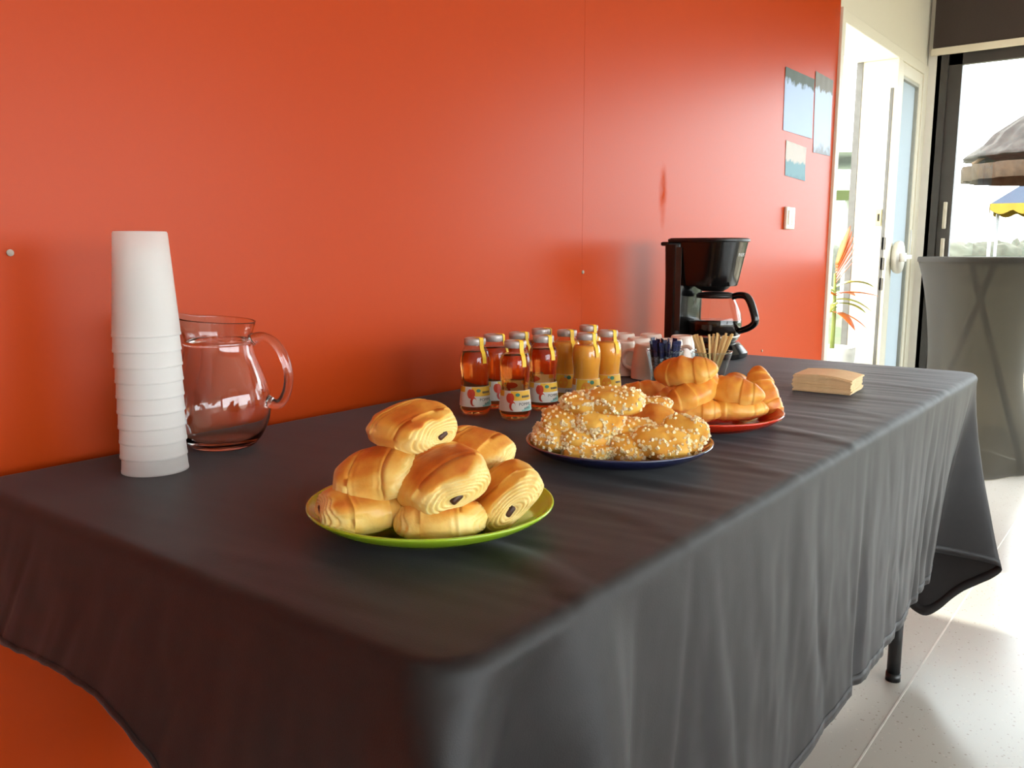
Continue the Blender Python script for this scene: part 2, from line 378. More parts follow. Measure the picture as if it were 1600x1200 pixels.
# ------------------------------------------------------------------ outdoors
M_lawn = mat('lawn_grass', (58, 68, 28), rough=0.9, var=(68, 76, 34), var_scale=6, bump=0.5, bump_scale=60)
tag(box('ground', (-30, -40, -0.40), (90, 60, -0.15), mat('pale_gravel', (150, 145, 134), rough=0.9, var=(136, 131, 120), var_scale=5)), kind='structure')
tag(box('lawn', (8.62, -22, -0.15), (42, 16, -0.14), M_lawn), kind='structure')
M_deck = mat('weathered_deck_wood', (186, 170, 142), rough=0.75, var=(164, 148, 122), var_scale=4, stretch=(12, 0.8, 4), bump=0.2, bump_scale=40)
dk = tag(box('deck', (XE + 0.13, -5.0, -0.14), (8.6, 5.0, -0.06), M_deck), kind='structure')
pm = None
x = XE + 0.135
while x < 8.55:
    if pm is None:
        p = box('plank', (0, -5.0, -0.055), (0.135, 5.0, -0.03), M_deck, dk, bevel=0.003); pm = p.data; p.location = (x, 0, 0)
    else:
        p = bpy.data.objects.new('plank', pm); COL.objects.link(p); p.parent = dk; p.location = (x, 0, 0)
    x += 0.142
tp = tag(box('terrace', (2.8, YW + 0.20, -0.10), (XE + 0.12, 5.0, -0.035), mat('pale_paving', (205, 202, 192), rough=0.8, var=(192, 189, 180), var_scale=4)), kind='structure')
def at_d(px, D, z=0.0):
    d = ray(px, HORIZON); v = CAM + d * D; return Vector((v.x, v.y, z))
GZ = -0.14
# thatched parasol
M_thatch = mat('grey_thatch', (74, 68, 62), rough=0.95, var=(56, 50, 46), var_scale=10, bump=0.8, bump_scale=30)
M_fringe = mat('brown_thatch_fringe', (84, 66, 48), rough=0.95, var=(64, 50, 36), var_scale=12, bump=0.8, bump_scale=30)
M_wood = mat('brown_post_wood', (130, 100, 70), rough=0.8, var=(112, 84, 58), var_scale=10)
tpz = at_d(1648, 12, GZ)
ts = thing('thatched_parasol', 'thatched parasol with a grey straw roof and brown fringe beyond the glazing', 'parasol', tpz)
rr = random.Random(5)
def rag(a, z): return 1 + 0.03 * math.sin(a * 17) + 0.02 * math.sin(a * 41 + z * 9)
lathe('straw_roof', [(1.22, 2.42), (1.17, 2.47), (0.95, 2.62), (0.86, 2.76), (0.5, 3.02), (0.12, 3.3), (0.02, 3.36)], M_thatch, ts, n=72, shape=rag)
lathe('fringe', [(1.20, 2.12), (1.23, 2.32), (1.16, 2.33), (1.14, 2.13)], M_fringe, ts, n=72, cb=False, ct=False, shape=rag)
lathe('post', [(0.07, 0), (0.06, 3.0)], M_wood, ts, n=16)
for k in range(6):
    a = k * math.pi / 3
    tube('rafter', [(0.05 * math.cos(a), 0.05 * math.sin(a), 3.1), (1.17 * math.cos(a), 1.17 * math.sin(a), 2.34)], 0.025, M_wood, ts, n=8)
# blue canopy with a scalloped yellow valance
gp = at_d(1648, 17, GZ)
gz = thing('garden_gazebo', 'pale blue garden canopy with a scalloped yellow valance on the lawn', 'gazebo', gp, (0, 0, math.atan2(gp.y, gp.x) - math.pi / 2))
R = 1.12
M_blue = mat('pale_blue_canvas', (58, 68, 84), rough=0.8, var=(54, 64, 80), var_scale=3)
M_yel = mat('yellow_canvas', (170, 136, 44), rough=0.8, var=(164, 130, 40), var_scale=6)
c4 = [(-R, -R), (R, -R), (R, R), (-R, R)]
mesh_obj('canopy', [(x, y, 2.04) for x, y in c4] + [(0, 0, 2.90)] + [(x * .98, y * .98, 2.02) for x, y in c4] + [(0, 0, 2.87)],
         [(0, 1, 4), (1, 2, 4), (2, 3, 4), (3, 0, 4), (6, 5, 9), (7, 6, 9), (8, 7, 9), (5, 8, 9), (0, 5, 6, 1), (1, 6, 7, 2), (2, 7, 8, 3), (3, 8, 5, 0)], M_blue, gz, smooth=False)
for k in range(4):
    (xa, ya), (xb, yb) = c4[k], c4[(k + 1) % 4]
    N = 40; vs = []; fs = []
    nx, ny = (yb - ya), -(xb - xa); l = math.hypot(nx, ny); nx, ny = nx / l * .012, ny / l * .012
    for i in range(N + 1):
        t = i / N; X, Y = xa + (xb - xa) * t, ya + (yb - ya) * t
        dz = 1.93 - 0.09 * abs(math.sin(t * math.pi * 6))
        vs += [(X, Y, 2.04), (X, Y, dz), (X + nx, Y + ny, dz), (X + nx, Y + ny, 2.04)]
    for i in range(N):
        for j in range(4):
            a = i * 4 + j; b2 = i * 4 + (j + 1) % 4; fs.append((a, b2, b2 + 4, a + 4))
    mesh_obj('valance', vs, fs, M_yel, gz, smooth=False)
for (x, y) in c4:
    box('leg', (x * .97 - .03, y * .97 - .03, 0), (x * .97 + .03, y * .97 + .03, 2.04), mat('pale_metal', (190, 192, 196), rough=0.4, metal=0.3, var=(182, 184, 188), var_scale=12), gz)
# picnic table on the deck
pp = at_d(1652, 7.3, -0.03)
pt = thing('picnic_table', 'weathered wooden picnic table standing on the deck outside', 'picnic table', pp, (0, 0, math.radians(88)))
M_pw = mat('weathered_grey_wood', (168, 160, 142), rough=0.8, var=(146, 138, 122), var_scale=5, stretch=(1, 8, 8))
for k in range(5): box('board', (-.8, -.36 + k * .145, .68), (.8, -.23 + k * .145, .72), M_pw, pt, bevel=0.004)
for s in (-1, 1):
    for k in range(2): box('seat_board', (-.8, s * .68 - .13 + k * .135, .42), (.8, s * .68 - .005 + k * .135, .455), M_pw, pt, bevel=0.004)
for x in (-.6, .6):
    for s in (-1, 1):
        vs, fs = tube_data([(x, s * .22, .68), (x, s * .72, 0.0)], 0.055, 4, True, 0.6); mesh_obj('leg', vs, fs, M_pw, pt, smooth=False)
    box('cross_beam', (x - .03, -.78, .34), (x + .03, .78, .42), M_pw, pt)
# pavilion seen through the door opening
pv = at_d(1322, 14, GZ)
pav = thing('terrace_pavilion', 'pale grey flat-roofed pavilion seen through the open doorway', 'pavilion', pv, (0, 0, HEAD - math.pi / 2))
M_pav = mat('pale_grey_render', (196, 202, 192), rough=0.8, var=(186, 192, 182), var_scale=2)
box('roof', (-2.2, -1, 2.60), (0.9, 2, 2.78), M_pav, pav, bevel=0.02)
box('fascia', (-2.1, -0.9, 2.05), (0.8, 1.9, 2.36), M_pav, pav, bevel=0.02)
for x in (-2.0, 0.7):
    for y in (-.8, 1.8): box('post', (x - .06, y - .06, 0), (x + .06, y + .06, 2.62), M_pav, pav)
# hedge along the garden
def hedge(name, a, b, h, w, label):
    vs, fs = [], []; L = (b - a).length; n = 120; d = (b - a) / L; nrm = Vector((-d.y, d.x, 0)); m = 14
    for i in range(n + 1):
        for j in range(m):
            an = math.pi * j / (m - 1); q = a + d * (L * i / n)
            k = 1 + 0.16 * n3(i * .55, j * .9) + 0.10 * n3(i * 1.7, j * 2.1, 4)
            vs.append(q + nrm * (math.cos(an) * w * k) + Vector((0, 0, h * (max(0.0, math.sin(an)) ** 0.5) * k)))
    for i in range(n):
        for j in range(m - 1): fs.append((i * m + j, i * m + j + 1, (i + 1) * m + j + 1, (i + 1) * m + j))
    o = mesh_obj(name, vs, fs, mat('hedge_leaves', (80, 82, 68), rough=0.9, var=(68, 70, 58), var_scale=7, bump=0.9, bump_scale=18)); tag(o, label, 'hedge'); return o
hedge('hedge', at_d(1130, 26, GZ), at_d(1900, 26, GZ), 1.35, 0.9, 'long pale clipped hedge at the far side of the lawn')
# potted plant in the doorway
pc = Vector((4.33, 1.365, -0.035))
pl = thing('potted_plant', 'potted plant with orange and green pointed leaves by the open door', 'plant', pc)
M_pot = mat('pale_stone_pot', (196, 196, 188), rough=0.7, var=(180, 180, 172), var_scale=12)
lathe('pot', [(0.075, 0), (0.08, .01), (0.105, .50), (0.11, .56), (0.11, .59), (0.10, .59), (0.095, .54)], M_pot, pl, n=28, ct=True)
tube('stem', [(0, 0, .54), (0.005, 0, .74), (0, 0.005, .95)], [0.012, 0.010, 0.006], mat('green_stem', (120, 130, 60), rough=0.6, var=(108, 118, 52), var_scale=30), pl, n=8)
M_lg = mat('yellow_green_leaf', (112, 124, 30), rough=0.45, var=(140, 128, 34), var_scale=14, sss=0.0)
M_lo = mat('orange_leaf', (196, 100, 16), rough=0.45, var=(170, 70, 12), var_scale=14)
rl = random.Random(11)
def leaf(a, z0, ln, w, rise, droop, m):
    vs, fs = [], []; N = 9
    ca, sa = math.cos(a), math.sin(a)
    for i in range(N + 1):
        t = i / N; r = ln * t; z = z0 + rise * t - droop * t * t; ww = w * max(0.0, math.sin(math.pi * min(1, 0.12 + t * .88))) ** 0.8
        for s, dz in ((-1, .25), (0, 0), (1, .25)):
            vs.append((r * ca - s * ww * sa, r * sa + s * ww * ca, z + abs(s) * ww * dz))
    for i in range(N):
        for j in range(2): fs.append((i * 3 + j, i * 3 + j + 1, i * 3 + j + 4, i * 3 + j + 3))
    o = mesh_obj('leaf', vs, fs, m, pl); s = o.modifiers.new('thick', 'SOLIDIFY'); s.thickness = 0.0015
    return o
RA = HEAD - math.pi / 2      # azimuth of image right
for (da, z0, ln, w, ri, dr, m) in ((0.1, .88, .20, .030, .10, .10, M_lg), (-0.2, .85, .20, .022, .03, .04, M_lo), (-0.5, .82, .17, .026, .03, .08, M_lg), (0.7, .84, .2, .026, .05, .06, M_lo), (0.3, .80, .19, .024, .02, .07, M_lg),
        (2.2, .86, .2, .028, .12, .1, M_lg), (3.4, .84, .2, .028, .1, .1, M_lo), (4.2, .8, .2, .028, .05, .1, M_lg), (1.5, .78, .18, .028, .03, .1, M_lg), (-1.2, .76, .15, .024, .0, .08, M_lo), (-0.1, .76, .16, .022, -.02, .06, M_lo), (2.9, .76, .17, .028, .0, .1, M_lg)):
    leaf(RA + da, z0, ln, w, ri, dr, m)
for k in range(7):
    leaf(RA + 0.1 + 0.14 * (k - 3), .90 + .015 * k, .085, .018, .12 + .012 * k, 0.0, M_lo)

# ------------------------------------------------------------------ things on the orange wall
def quad_sheet(name, tl, tr, br, bl_, mt, label, cat, group=None, curl=0.006):
    # a thin sheet on the wall plane with slight curl; corners are (x, z)
    cx = (tl[0] + tr[0]) / 2; cz = (tl[1] + bl_[1]) / 2; nx, nz = 14, 12; vs = []; fs = []
    for side in (0, 1):
        for j in range(nz + 1):
            for i in range(nx + 1):
                u, v = i / nx, j / nz
                X = (tl[0] * (1 - u) + tr[0] * u) * (1 - v) + (bl_[0] * (1 - u) + br[0] * u) * v
                Z = (tl[1] * (1 - u) + tr[1] * u) * (1 - v) + (bl_[1] * (1 - u) + br[1] * u) * v
                e = curl * (max(0, v - .7) ** 1.5 * 3 * (u - .3) ** 2 + max(0, .25 - v) * (0.6 + .5 * math.sin(u * 21))) + 0.0008
                vs.append((X - cx, -e - side * 0.0006, Z - cz))
    S = (nx + 1) * (nz + 1)
    for j in range(nz):
        for i in range(nx):
            a = j * (nx + 1) + i; fs.append((a, a + 1, a + nx + 2, a + nx + 1)); fs.append((S + a + nx + 1, S + a + nx + 2, S + a + 1, S + a))
    o = mesh_obj(name, vs, fs, mt); o.location = (cx, YW, cz); tag(o, label, cat, group); return o
def paper_mat(name, base, top, low, top_h, low_h, scale=22):  # the posters' blue-white base is window glare put into the colour
    m = mat(name, base, rough=0.45, spec=0.15)
    nt = m.node_tree; b = nt.nodes['Principled BSDF']; tc = nt.nodes.new('ShaderNodeTexCoord'); sp_ = nt.nodes.new('ShaderNodeSeparateXYZ')
    nt.links.new(tc.outputs['Generated'], sp_.inputs[0])
    n = nt.nodes.new('ShaderNodeTexNoise'); n.inputs['Scale'].default_value = scale; n.inputs['Detail'].default_value = 3; nt.links.new(tc.outputs['Object'], n.inputs['Vector'])
    ad = nt.nodes.new('ShaderNodeMath'); ad.operation = 'MULTIPLY_ADD'; ad.inputs[1].default_value = 0.35; nt.links.new(n.outputs['Fac'], ad.inputs[0]); nt.links.new(sp_.outputs['Z'], ad.inputs[2])
    rp = nt.nodes.new('ShaderNodeValToRGB'); e = rp.color_ramp.elements
    e[0].position = low_h + .12; e[0].color = lin(*low); e[1].position = low_h + .22; e[1].color = lin(*base)
    q = e.new(min(.985, top_h + .10)); q.color = lin(*base); q = e.new(min(1, top_h + .17)); q.color = lin(*top)
    nt.links.new(ad.outputs[0], rp.inputs['Fac']); nt.links.new(rp.outputs['Color'], b.inputs['Base Color']); return m
def wp_(px, py):
    v = on_y(px, py, YW); return (v.x, v.z)
quad_sheet('poster', wp_(1227, 104), wp_(1272, 124), wp_(1268, 217), wp_(1223, 203), paper_mat('glare_tinted_print', (172, 194, 226), (84, 94, 84), (182, 202, 230), .84, -.2), 'wide landscape sheet with a ragged top edge, pale blue from painted window glare', 'poster')
quad_sheet('poster', wp_(1274, 111), wp_(1301, 126), wp_(1296, 244), wp_(1270, 238), paper_mat('glare_tinted_portrait', (184, 202, 228), (124, 120, 110), (140, 146, 154), .86, .08), 'tall sheet pinned in portrait next to the white frame, paled by painted window glare', 'poster')
quad_sheet('notice', wp_(1228, 219), wp_(1259, 231), wp_(1257, 283), wp_(1226, 274), paper_mat('teal_print', (104, 148, 160), (196, 188, 180), (90, 136, 148), .52, .1, 30), 'small teal and white sheet pinned below the wide landscape one', 'notice')
sw = wp_(1231, 341)
s = thing('light_switch', 'cream double rocker light switch on the orange wall below the sheets', 'switch', (sw[0], YW, sw[1]))
M_sw = mat('cream_switch_plastic', (232, 226, 208), rough=0.35, var=(228, 222, 204), var_scale=30)
box('cover_plate', (-.042, -.012, -.041), (.042, 0.0, .041), M_sw, s, bevel=0.004, seg=3, smooth=False)
for k in (-1, 1): box('rocker', (k * .016 - .0145, -.016, -.024), (k * .016 + .0145, -.010, .028), M_sw, s, bevel=0.002)
for (px, py, lab) in ((910, 425, 'small grey wall plug beside the panel joint'), (15, 395, 'small pale wall plug left of the cup stack'), (1190, 548, 'small white wall plug low beside the coffee maker')):
    q = wp_(px, py); o = disc_y('wall_plug', 0.0045, -0.003, 0.0, mat('grey_plug', (190, 176, 164), rough=0.6, var=(176, 160, 148), var_scale=200), None, n=12)
    o.location = (q[0], YW, q[1]); tag(o, lab, 'wall plug')
# ------------------------------------------------------------------ buffet table and its cloth
TX0, TX1, TY0, TY1 = 0.39, 2.225, 0.357, 1.160
M_tt = mat('grey_table_plastic', (170, 168, 162), rough=0.6, var=(160, 158, 152), var_scale=15)
M_leg = mat('black_steel', (22, 22, 23), rough=0.35, var=(28, 28, 29), var_scale=30)
tb = thing('folding_table', 'folding buffet table with black steel legs under the dark cloth', 'table', (0, 0, 0))
_bm = bmesh.new(); add_box(_bm, (TX0 + .014, TY0 + .014, ZT - .036), (TX1 - .014, TY1 - .014, ZT - .006))
bmesh.ops.bevel(_bm, geom=[e for e in _bm.edges if abs(e.verts[0].co.z - e.verts[1].co.z) > .01], offset=0.07, segments=8, affect='EDGES', profile=0.5)
bm_obj('tabletop', _bm, M_tt, tb)
lg = on_z(1395, 1062, 0)
for x in (lg.x, TX0 + 0.22):
    for y in (lg.y, TY1 - (lg.y - TY0)):
        tube('leg', [(x, y, 0), (x, y, .12), (x, y, .70)], 0.0155, M_leg, tb, n=16)
        lathe('foot_cap', [(0.0175, 0), (0.0175, .02)], M_leg, tb, n=16, loc=(x, y, 0))
    tube('crossbar', [(x, lg.y, .40), (x, TY1 - (lg.y - TY0), .40)], 0.012, M_leg, tb, n=10)
    tube('brace', [(x, 0.76, .40), ((x + 1.3) / 2, 0.76, .70)], 0.009, M_leg, tb, n=10)

def cloth_mat():
    m = mat('dark_woven_cloth', (30, 28, 29), rough=0.53, spec=0.42, sheen=0.10, sheen_rough=0.35, sheen_tint=(0.9, 0.93, 1.0, 1), var=(34, 31, 32), var_scale=60)
    nt = m.node_tree; b = nt.nodes['Principled BSDF']
    tc = nt.nodes.new('ShaderNodeTexCoord')
    nz = nt.nodes.new('ShaderNodeTexNoise'); nz.inputs['Scale'].default_value = 900; nz.inputs['Detail'].default_value = 2
    nt.links.new(tc.outputs['Object'], nz.inputs['Vector'])
    bp = nt.nodes.new('ShaderNodeBump'); bp.inputs['Strength'].default_value = 0.25; bp.inputs['Distance'].default_value = 0.0008
    nt.links.new(nz.outputs['Fac'], bp.inputs['Height']); nt.links.new(bp.outputs['Normal'], b.inputs['Normal'])
    return m
def build_cloth():
    NX, NY, RC, EI = 280, 124, 0.035, 0.014
    x0, x1, y0, y1 = TX0 + EI, TX1 - EI, TY0 + EI, TY1 - EI
    def rnd(x, y):
        # round the plan corners
        cx = x0 + RC if x < x0 + RC else (x1 - RC if x > x1 - RC else None)
        cyy = y0 + RC if y < y0 + RC else (y1 - RC if y > y1 - RC else None)
        if cx is None or cyy is None: return x, y
        dx, dy = (x - cx) / RC, (y - cyy) / RC
        return cx + RC * dx * math.sqrt(max(0, 1 - dy * dy / 2)), cyy + RC * dy * math.sqrt(max(0, 1 - dx * dx / 2))
    vs, fs = [], []
    def top_z(x, y):
        fr = max(0.0, 1 - abs(y - 0.47) / 0.30)              # creases gather towards the front edge
        w = n3(x * 26, y * 3.2, 1.0) + 0.7 * n3(x * 55 + y * 5, y * 5, 2.0)
        sharp = max(0, n3(x * 17 + 0.8 * math.sin(y * 9), y * 2.4, 7.0) - 0.15)
        return 0.0010 * w * (0.25 + fr) + 0.0045 * sharp * fr + 0.0006 * n3(x * 7, y * 7, 5)
    for j in range(NY + 1):
        for i in range(NX + 1):
            x = x0 + (x1 - x0) * i / NX; y = y0 + (y1 - y0) * j / NY
            X, Y = rnd(x, y); vs.append((X, Y, ZT + top_z(X, Y)))
    for j in range(NY):
        for i in range(NX):
            a = j * (NX + 1) + i; fs.append((a, a + 1, a + NX + 2, a + NX + 1))
    ring = [i for i in range(NX)] + [j * (NX + 1) + NX for j in range(NY)] + [NY * (NX + 1) + i for i in range(NX, 0, -1)] + [j * (NX + 1) for j in range(NY, 0, -1)]
    n = len(ring)
    pts = [Vector(vs[i]) for i in ring]
    L1, L2 = TX1 - TX0, TY1 - TY0; TOT = 2 * (L1 + L2)
    us = []
    for k in range(n):
        if k < NX: us.append(L1 * k / NX)
        elif k < NX + NY: us.append(L1 + L2 * (k - NX) / NY)
        elif k < 2 * NX + NY: us.append(L1 + L2 + L1 * (k - NX - NY) / NX)
        else: us.append(2 * L1 + L2 + L2 * (k - 2 * NX - NY) / NY)
    a_, b_, c_, d_ = 0.0, L1, L1 + L2, 2 * L1 + L2
    hem = [(a_ - .06, .365, .43, .34), (a_, .318, .285, .33), (a_ + .075, .458, .418, .325), (a_ + .155, .535, .282, .33), (a_ + .26, .645, .352, .335), (a_ + .42, .81, .338, .335),
           (a_ + .65, 1.04, .350, .35), (a_ + .9, 1.29, .345, .365), (a_ + 1.2, 1.59, .358, .345), (a_ + 1.48, 1.87, .372, .333), (a_ + 1.66, 2.05, .398, .325), (b_ - .055, 2.185, .432, .31),
           (b_, 2.278, .288, .275), (b_ + .07, 2.295, .375, .185), (b_ + .13, 2.292, .455, .105), (b_ + .22, 2.285, .57, .20), (b_ + .45, 2.27, .82, .33), (c_ - .08, 2.262, 1.08, .36), (c_, 2.25, 1.178, .37),
           (c_ + .1, 2.1, 1.172, .45), (c_ + .9, 1.3, 1.172, .5), (d_ - .1, .5, 1.172, .55), (d_, .375, 1.178, .60),
           (d_ + .12, .362, 1.045, .60), (d_ + .3, .356, .87, .612), (d_ + .42, .356, .74, .605), (d_ + .5, .352, .66, .575), (d_ + .6, .352, .56, .50), (d_ + .7, .362, .47, .40)]
    hem.sort()
    H = [(h[0] - TOT,) + h[1:] for h in hem] + hem + [(h[0] + TOT,) + h[1:] for h in hem]
    H.sort()
    def hem_at(u):
        for i in range(1, len(H) - 2):
            if H[i][0] <= u <= H[i + 1][0]:
                t = (u - H[i][0]) / (H[i + 1][0] - H[i][0]); o = []
                for q in (1, 2, 3):
                    b, c = H[i][q], H[i + 1][q]
                    mb = (c - H[i - 1][q]) / (H[i + 1][0] - H[i - 1][0]); mc = (H[i + 2][q] - b) / (H[i + 2][0] - H[i][0]); h = H[i + 1][0] - H[i][0]
                    t2, t3 = t * t, t ** 3
                    o.append((2 * t3 - 3 * t2 + 1) * b + (t3 - 2 * t2 + t) * mb * h + (-2 * t3 + 3 * t2) * c + (t3 - t2) * mc * h)
                return Vector(o)
    nrm = []
    for k in range(n):
        t = (pts[(k + 1) % n] - pts[k - 1]); t.z = 0; t.normalize(); nrm.append(Vector((t.y, -t.x, 0)))
    rows = [ring]
    EDGE = [(math.sin(a), 1 - math.cos(a)) for a in (math.pi / 2 * q / 4 for q in range(1, 5))]
    for sx, sz in EDGE:
        row = []
        for k in range(n):
            p = pts[k] + nrm[k] * (EI * sx); row.append(len(vs)); vs.append((p.x, p.y, pts[k].z - EI * sz))
        rows.append(row)
    edge = [pts[k] + nrm[k] * EI - Vector((0, 0, EI)) for k in range(n)]
    ND = 46
    for r in range(1, ND + 1):
        t = r / ND; row = []
        for k in range(n):
            u = us[k]; h = hem_at(u); e = edge[k]
            on_front = 1.0 if u < L1 else 0.35
            hz = h.z + 0.0025 * n1(u * 60, 3) + 0.004 * n1(u * 9, 4)
            cw = max(0.0, 1 - min(u, TOT - u) / 0.34)
            s = t ** (1.25 - 0.5 * min(1, cw * 2.2))
            p = Vector((e.x + (h.x - e.x) * s, e.y + (h.y - e.y) * s, e.z + (hz - e.z) * t))
            z = p.z
            g = 0.5 + 0.9 * max(0, n1(u * 2.3, 11))
            f = 0.010 * n1(u * 5.5 + 0.35 * t, 1) + 0.0075 * (abs(n1(u * 10.5 - 0.3 * t + 0.5 * n3(u * 3, t * 2), 2)) * 2 - .6) * g + 0.0016 * n1(u * 37 + 1.4 * t, 5) * g
            f += 0.014 * max(0, n1(u * 17 + 0.5 * math.sin(t * 3 + u * 5), 9) - .2) * (1 - .3 * t) - 0.010 * max(0, .12 - abs(n1(u * 7 + 0.25 * t, 13))) / .12 * (0.3 + t * .5)
            f += 0.0016 * n3(u * 14, z * 16, 3.0) + 0.0008 * n3(u * 45, z * 22, 8.0)
            f = f * (0.15 + 0.85 * min(1, t * 1.7)) * on_front
            if L1 + L2 < u < 2 * L1 + L2: f = min(f, 0.004) * .3
            p += nrm[k] * f
            p.z = z
            p.y = min(p.y, YW - 0.006)
            row.append(len(vs)); vs.append(tuple(p))
        rows.append(row)
    # stitched hem: a doubled last strip
    for r in range(len(rows) - 1):
        A, B = rows[r], rows[r + 1]
        for k in range(n):
            k2 = (k + 1) % n; fs.append((A[k2], A[k], B[k], B[k2]))
    cl = mesh_obj('tablecloth', vs, fs, cloth_mat())
    tag(cl, 'dark charcoal tablecloth draped over the long buffet table', 'tablecloth')
    # hem band as a part: the last three rows, thickened
    hv, hf = [], []
    A, B = rows[-3], rows[-1]
    off = 0.0012
    hn = []
    for k in range(n):
        tg = Vector(vs[B[(k + 1) % n]]) - Vector(vs[B[k - 1]]); dn = Vector(vs[A[k]]) - Vector(vs[B[k]])
        w = tg.cross(dn); w.normalize(); hn.append(w)
    for side in (1, -1):
        for R_ in (A, B):
            for k in range(n):
                q = Vector(vs[R_[k]]) + hn[k] * (off * side); hv.append(tuple(q))
    for k in range(n):
        k2 = (k + 1) % n
        hf.append((k2, k, n + k, n + k2)); hf.append((n + k2, n + k, 3 * n + k, 3 * n + k2)); hf.append((3 * n + k2, 3 * n + k, 2 * n + k, 2 * n + k2)); hf.append((2 * n + k2, 2 * n + k, k, k2))
    mesh_obj('hem', hv, hf, MATS['dark_woven_cloth'], cl)
    return cl
build_cloth()

# ------------------------------------------------------------------ stand-up table by the glazing
bt = Vector((4.60, 0.772, 0)); BH = 0.995
st_ = thing('standing_table', 'folding stand-up table with crossed dark legs inside a stretch cover', 'table', bt, (0, 0, math.radians(-80)))
M_bleg = mat('dark_grey_steel', (52, 50, 48), rough=0.4, var=(46, 44, 42), var_scale=20)
lathe('tabletop', [(0.262, BH - .035), (0.272, BH - .028), (0.272, BH - .008), (0.268, BH - .004)], M_tt, st_, n=56)
def u_frame(xs, flip):
    y = 0.02 * flip
    return [(-xs * flip, y - .07, 0.012), (-xs * flip * .98, y - .07, .05), (xs * flip * .18, y - .07, BH - .06), (xs * flip * .20, y - .055, BH - .045), (xs * flip * .20, y + .055, BH - .045), (xs * flip * .18, y + .07, BH - .06), (-xs * flip * .98, y + .07, .05), (-xs * flip, y + .07, 0.012)]
for fl_ in (1, -1):
    tube('leg_frame', u_frame(0.225, fl_), 0.014, M_bleg, st_, n=12)
M_cov = bpy.data.materials.new('stretch_cover_fabric'); M_cov.use_nodes = True
_nt = M_cov.node_tree; _b = _nt.nodes['Principled BSDF']; _out = _nt.nodes['Material Output']
_b.inputs['Base Color'].default_value = lin(64, 60, 52); _b.inputs['Roughness'].default_value = 0.7; _b.inputs['Sheen Weight'].default_value = 0.2
_tl = _nt.nodes.new('ShaderNodeBsdfTranslucent'); _tl.inputs['Color'].default_value = (0.15, 0.13, 0.095, 1)
_tr = _nt.nodes.new('ShaderNodeBsdfTransparent'); _tr.inputs['Color'].default_value = (0.9, 0.86, 0.76, 1)
_m1 = _nt.nodes.new('ShaderNodeMixShader'); _m1.inputs[0].default_value = 0.55
_m2 = _nt.nodes.new('ShaderNodeMixShader'); _m2.inputs[0].default_value = 0.10
_nt.links.new(_b.outputs[0], _m1.inputs[1]); _nt.links.new(_tl.outputs[0], _m1.inputs[2]); _nt.links.new(_m1.outputs[0], _m2.inputs[1]); _nt.links.new(_tr.outputs[0], _m2.inputs[2]); _nt.links.new(_m2.outputs[0], _out.inputs[0])
_ns = _nt.nodes.new('ShaderNodeTexNoise'); _ns.inputs['Scale'].default_value = 700; _bp = _nt.nodes.new('ShaderNodeBump'); _bp.inputs['Strength'].default_value = 0.15; _bp.inputs['Distance'].default_value = .001
_tc = _nt.nodes.new('ShaderNodeTexCoord'); _nt.links.new(_tc.outputs['Object'], _ns.inputs['Vector']); _nt.links.new(_ns.outputs['Fac'], _bp.inputs['Height']); _nt.links.new(_bp.outputs['Normal'], _b.inputs['Normal'])
prof = smooth_prof([(0.335, 0.004), (0.318, 0.02), (0.29, 0.08), (0.255, 0.17), (0.224, .30), (0.208, .42), (0.207, .52), (0.214, .63), (0.230, .76), (0.252, .88), (0.272, .955), (0.281, .985), (0.279, BH + .001)], 4)
def cov_shape(a, z):
    w = max(0, 1 - z / 0.42); return 1 + w * w * (0.13 * math.cos(4 * a) - 0.05)
vs, fs = lathe_data(prof, 72, False, False, cov_shape)
tn = len(prof); base = (tn - 1) * 72
vs.append((0, 0, BH + 0.002)); fs += [(base + k, base + (k + 1) % 72, len(vs) - 1) for k in range(72)]
cv = mesh_obj('stretch_cover', vs, fs, M_cov); cv.location = bt; cv.rotation_euler = (0, 0, math.radians(-80))
tag(cv, 'dark taupe stretch cover pulled over the waisted stand-up table', 'table cover')
lathe('top_band', [(0.2815, BH - .022), (0.2825, BH - .012), (0.2815, BH - .002)], M_cov, cv, n=72, cb=False, ct=False)
# ------------------------------------------------------------------ upturned frosted cups
def frost_cup_mat():
    m = bpy.data.materials.new('frosted_plastic'); m.use_nodes = True; nt = m.node_tree; b = nt.nodes['Principled BSDF']; out = nt.nodes['Material Output']
    b.inputs['Base Color'].default_value = lin(248, 246, 244); b.inputs['Roughness'].default_value = 0.38; b.inputs['Specular IOR Level'].default_value = 0.4
    tl = nt.nodes.new('ShaderNodeBsdfTranslucent'); tl.inputs['Color'].default_value = (0.97, 0.96, 0.95, 1)
    tr = nt.nodes.new('ShaderNodeBsdfTransparent')
    m1 = nt.nodes.new('ShaderNodeMixShader'); m1.inputs[0].default_value = 0.5
    m2 = nt.nodes.new('ShaderNodeMixShader'); m2.inputs[0].default_value = 0.16
    ns = nt.nodes.new('ShaderNodeTexNoise'); ns.inputs['Scale'].default_value = 500; tc = nt.nodes.new('ShaderNodeTexCoord'); bp = nt.nodes.new('ShaderNodeBump'); bp.inputs['Strength'].default_value = 0.05; bp.inputs['Distance'].default_value = .0005
    nt.links.new(tc.outputs['Object'], ns.inputs['Vector']); nt.links.new(ns.outputs['Fac'], bp.inputs['Height']); nt.links.new(bp.outputs['Normal'], b.inputs['Normal'])
    nt.links.new(b.outputs[0], m1.inputs[1]); nt.links.new(tl.outputs[0], m1.inputs[2]); nt.links.new(m1.outputs[0], m2.inputs[1]); nt.links.new(tr.outputs[0], m2.inputs[2]); nt.links.new(m2.outputs[0], out.inputs[0])
    return m
M_cup = frost_cup_mat()
cp = on_z(243, 735, ZT)
CH, CR0, CR1, NC = 0.128, 0.0405, 0.0305, 10
me = None
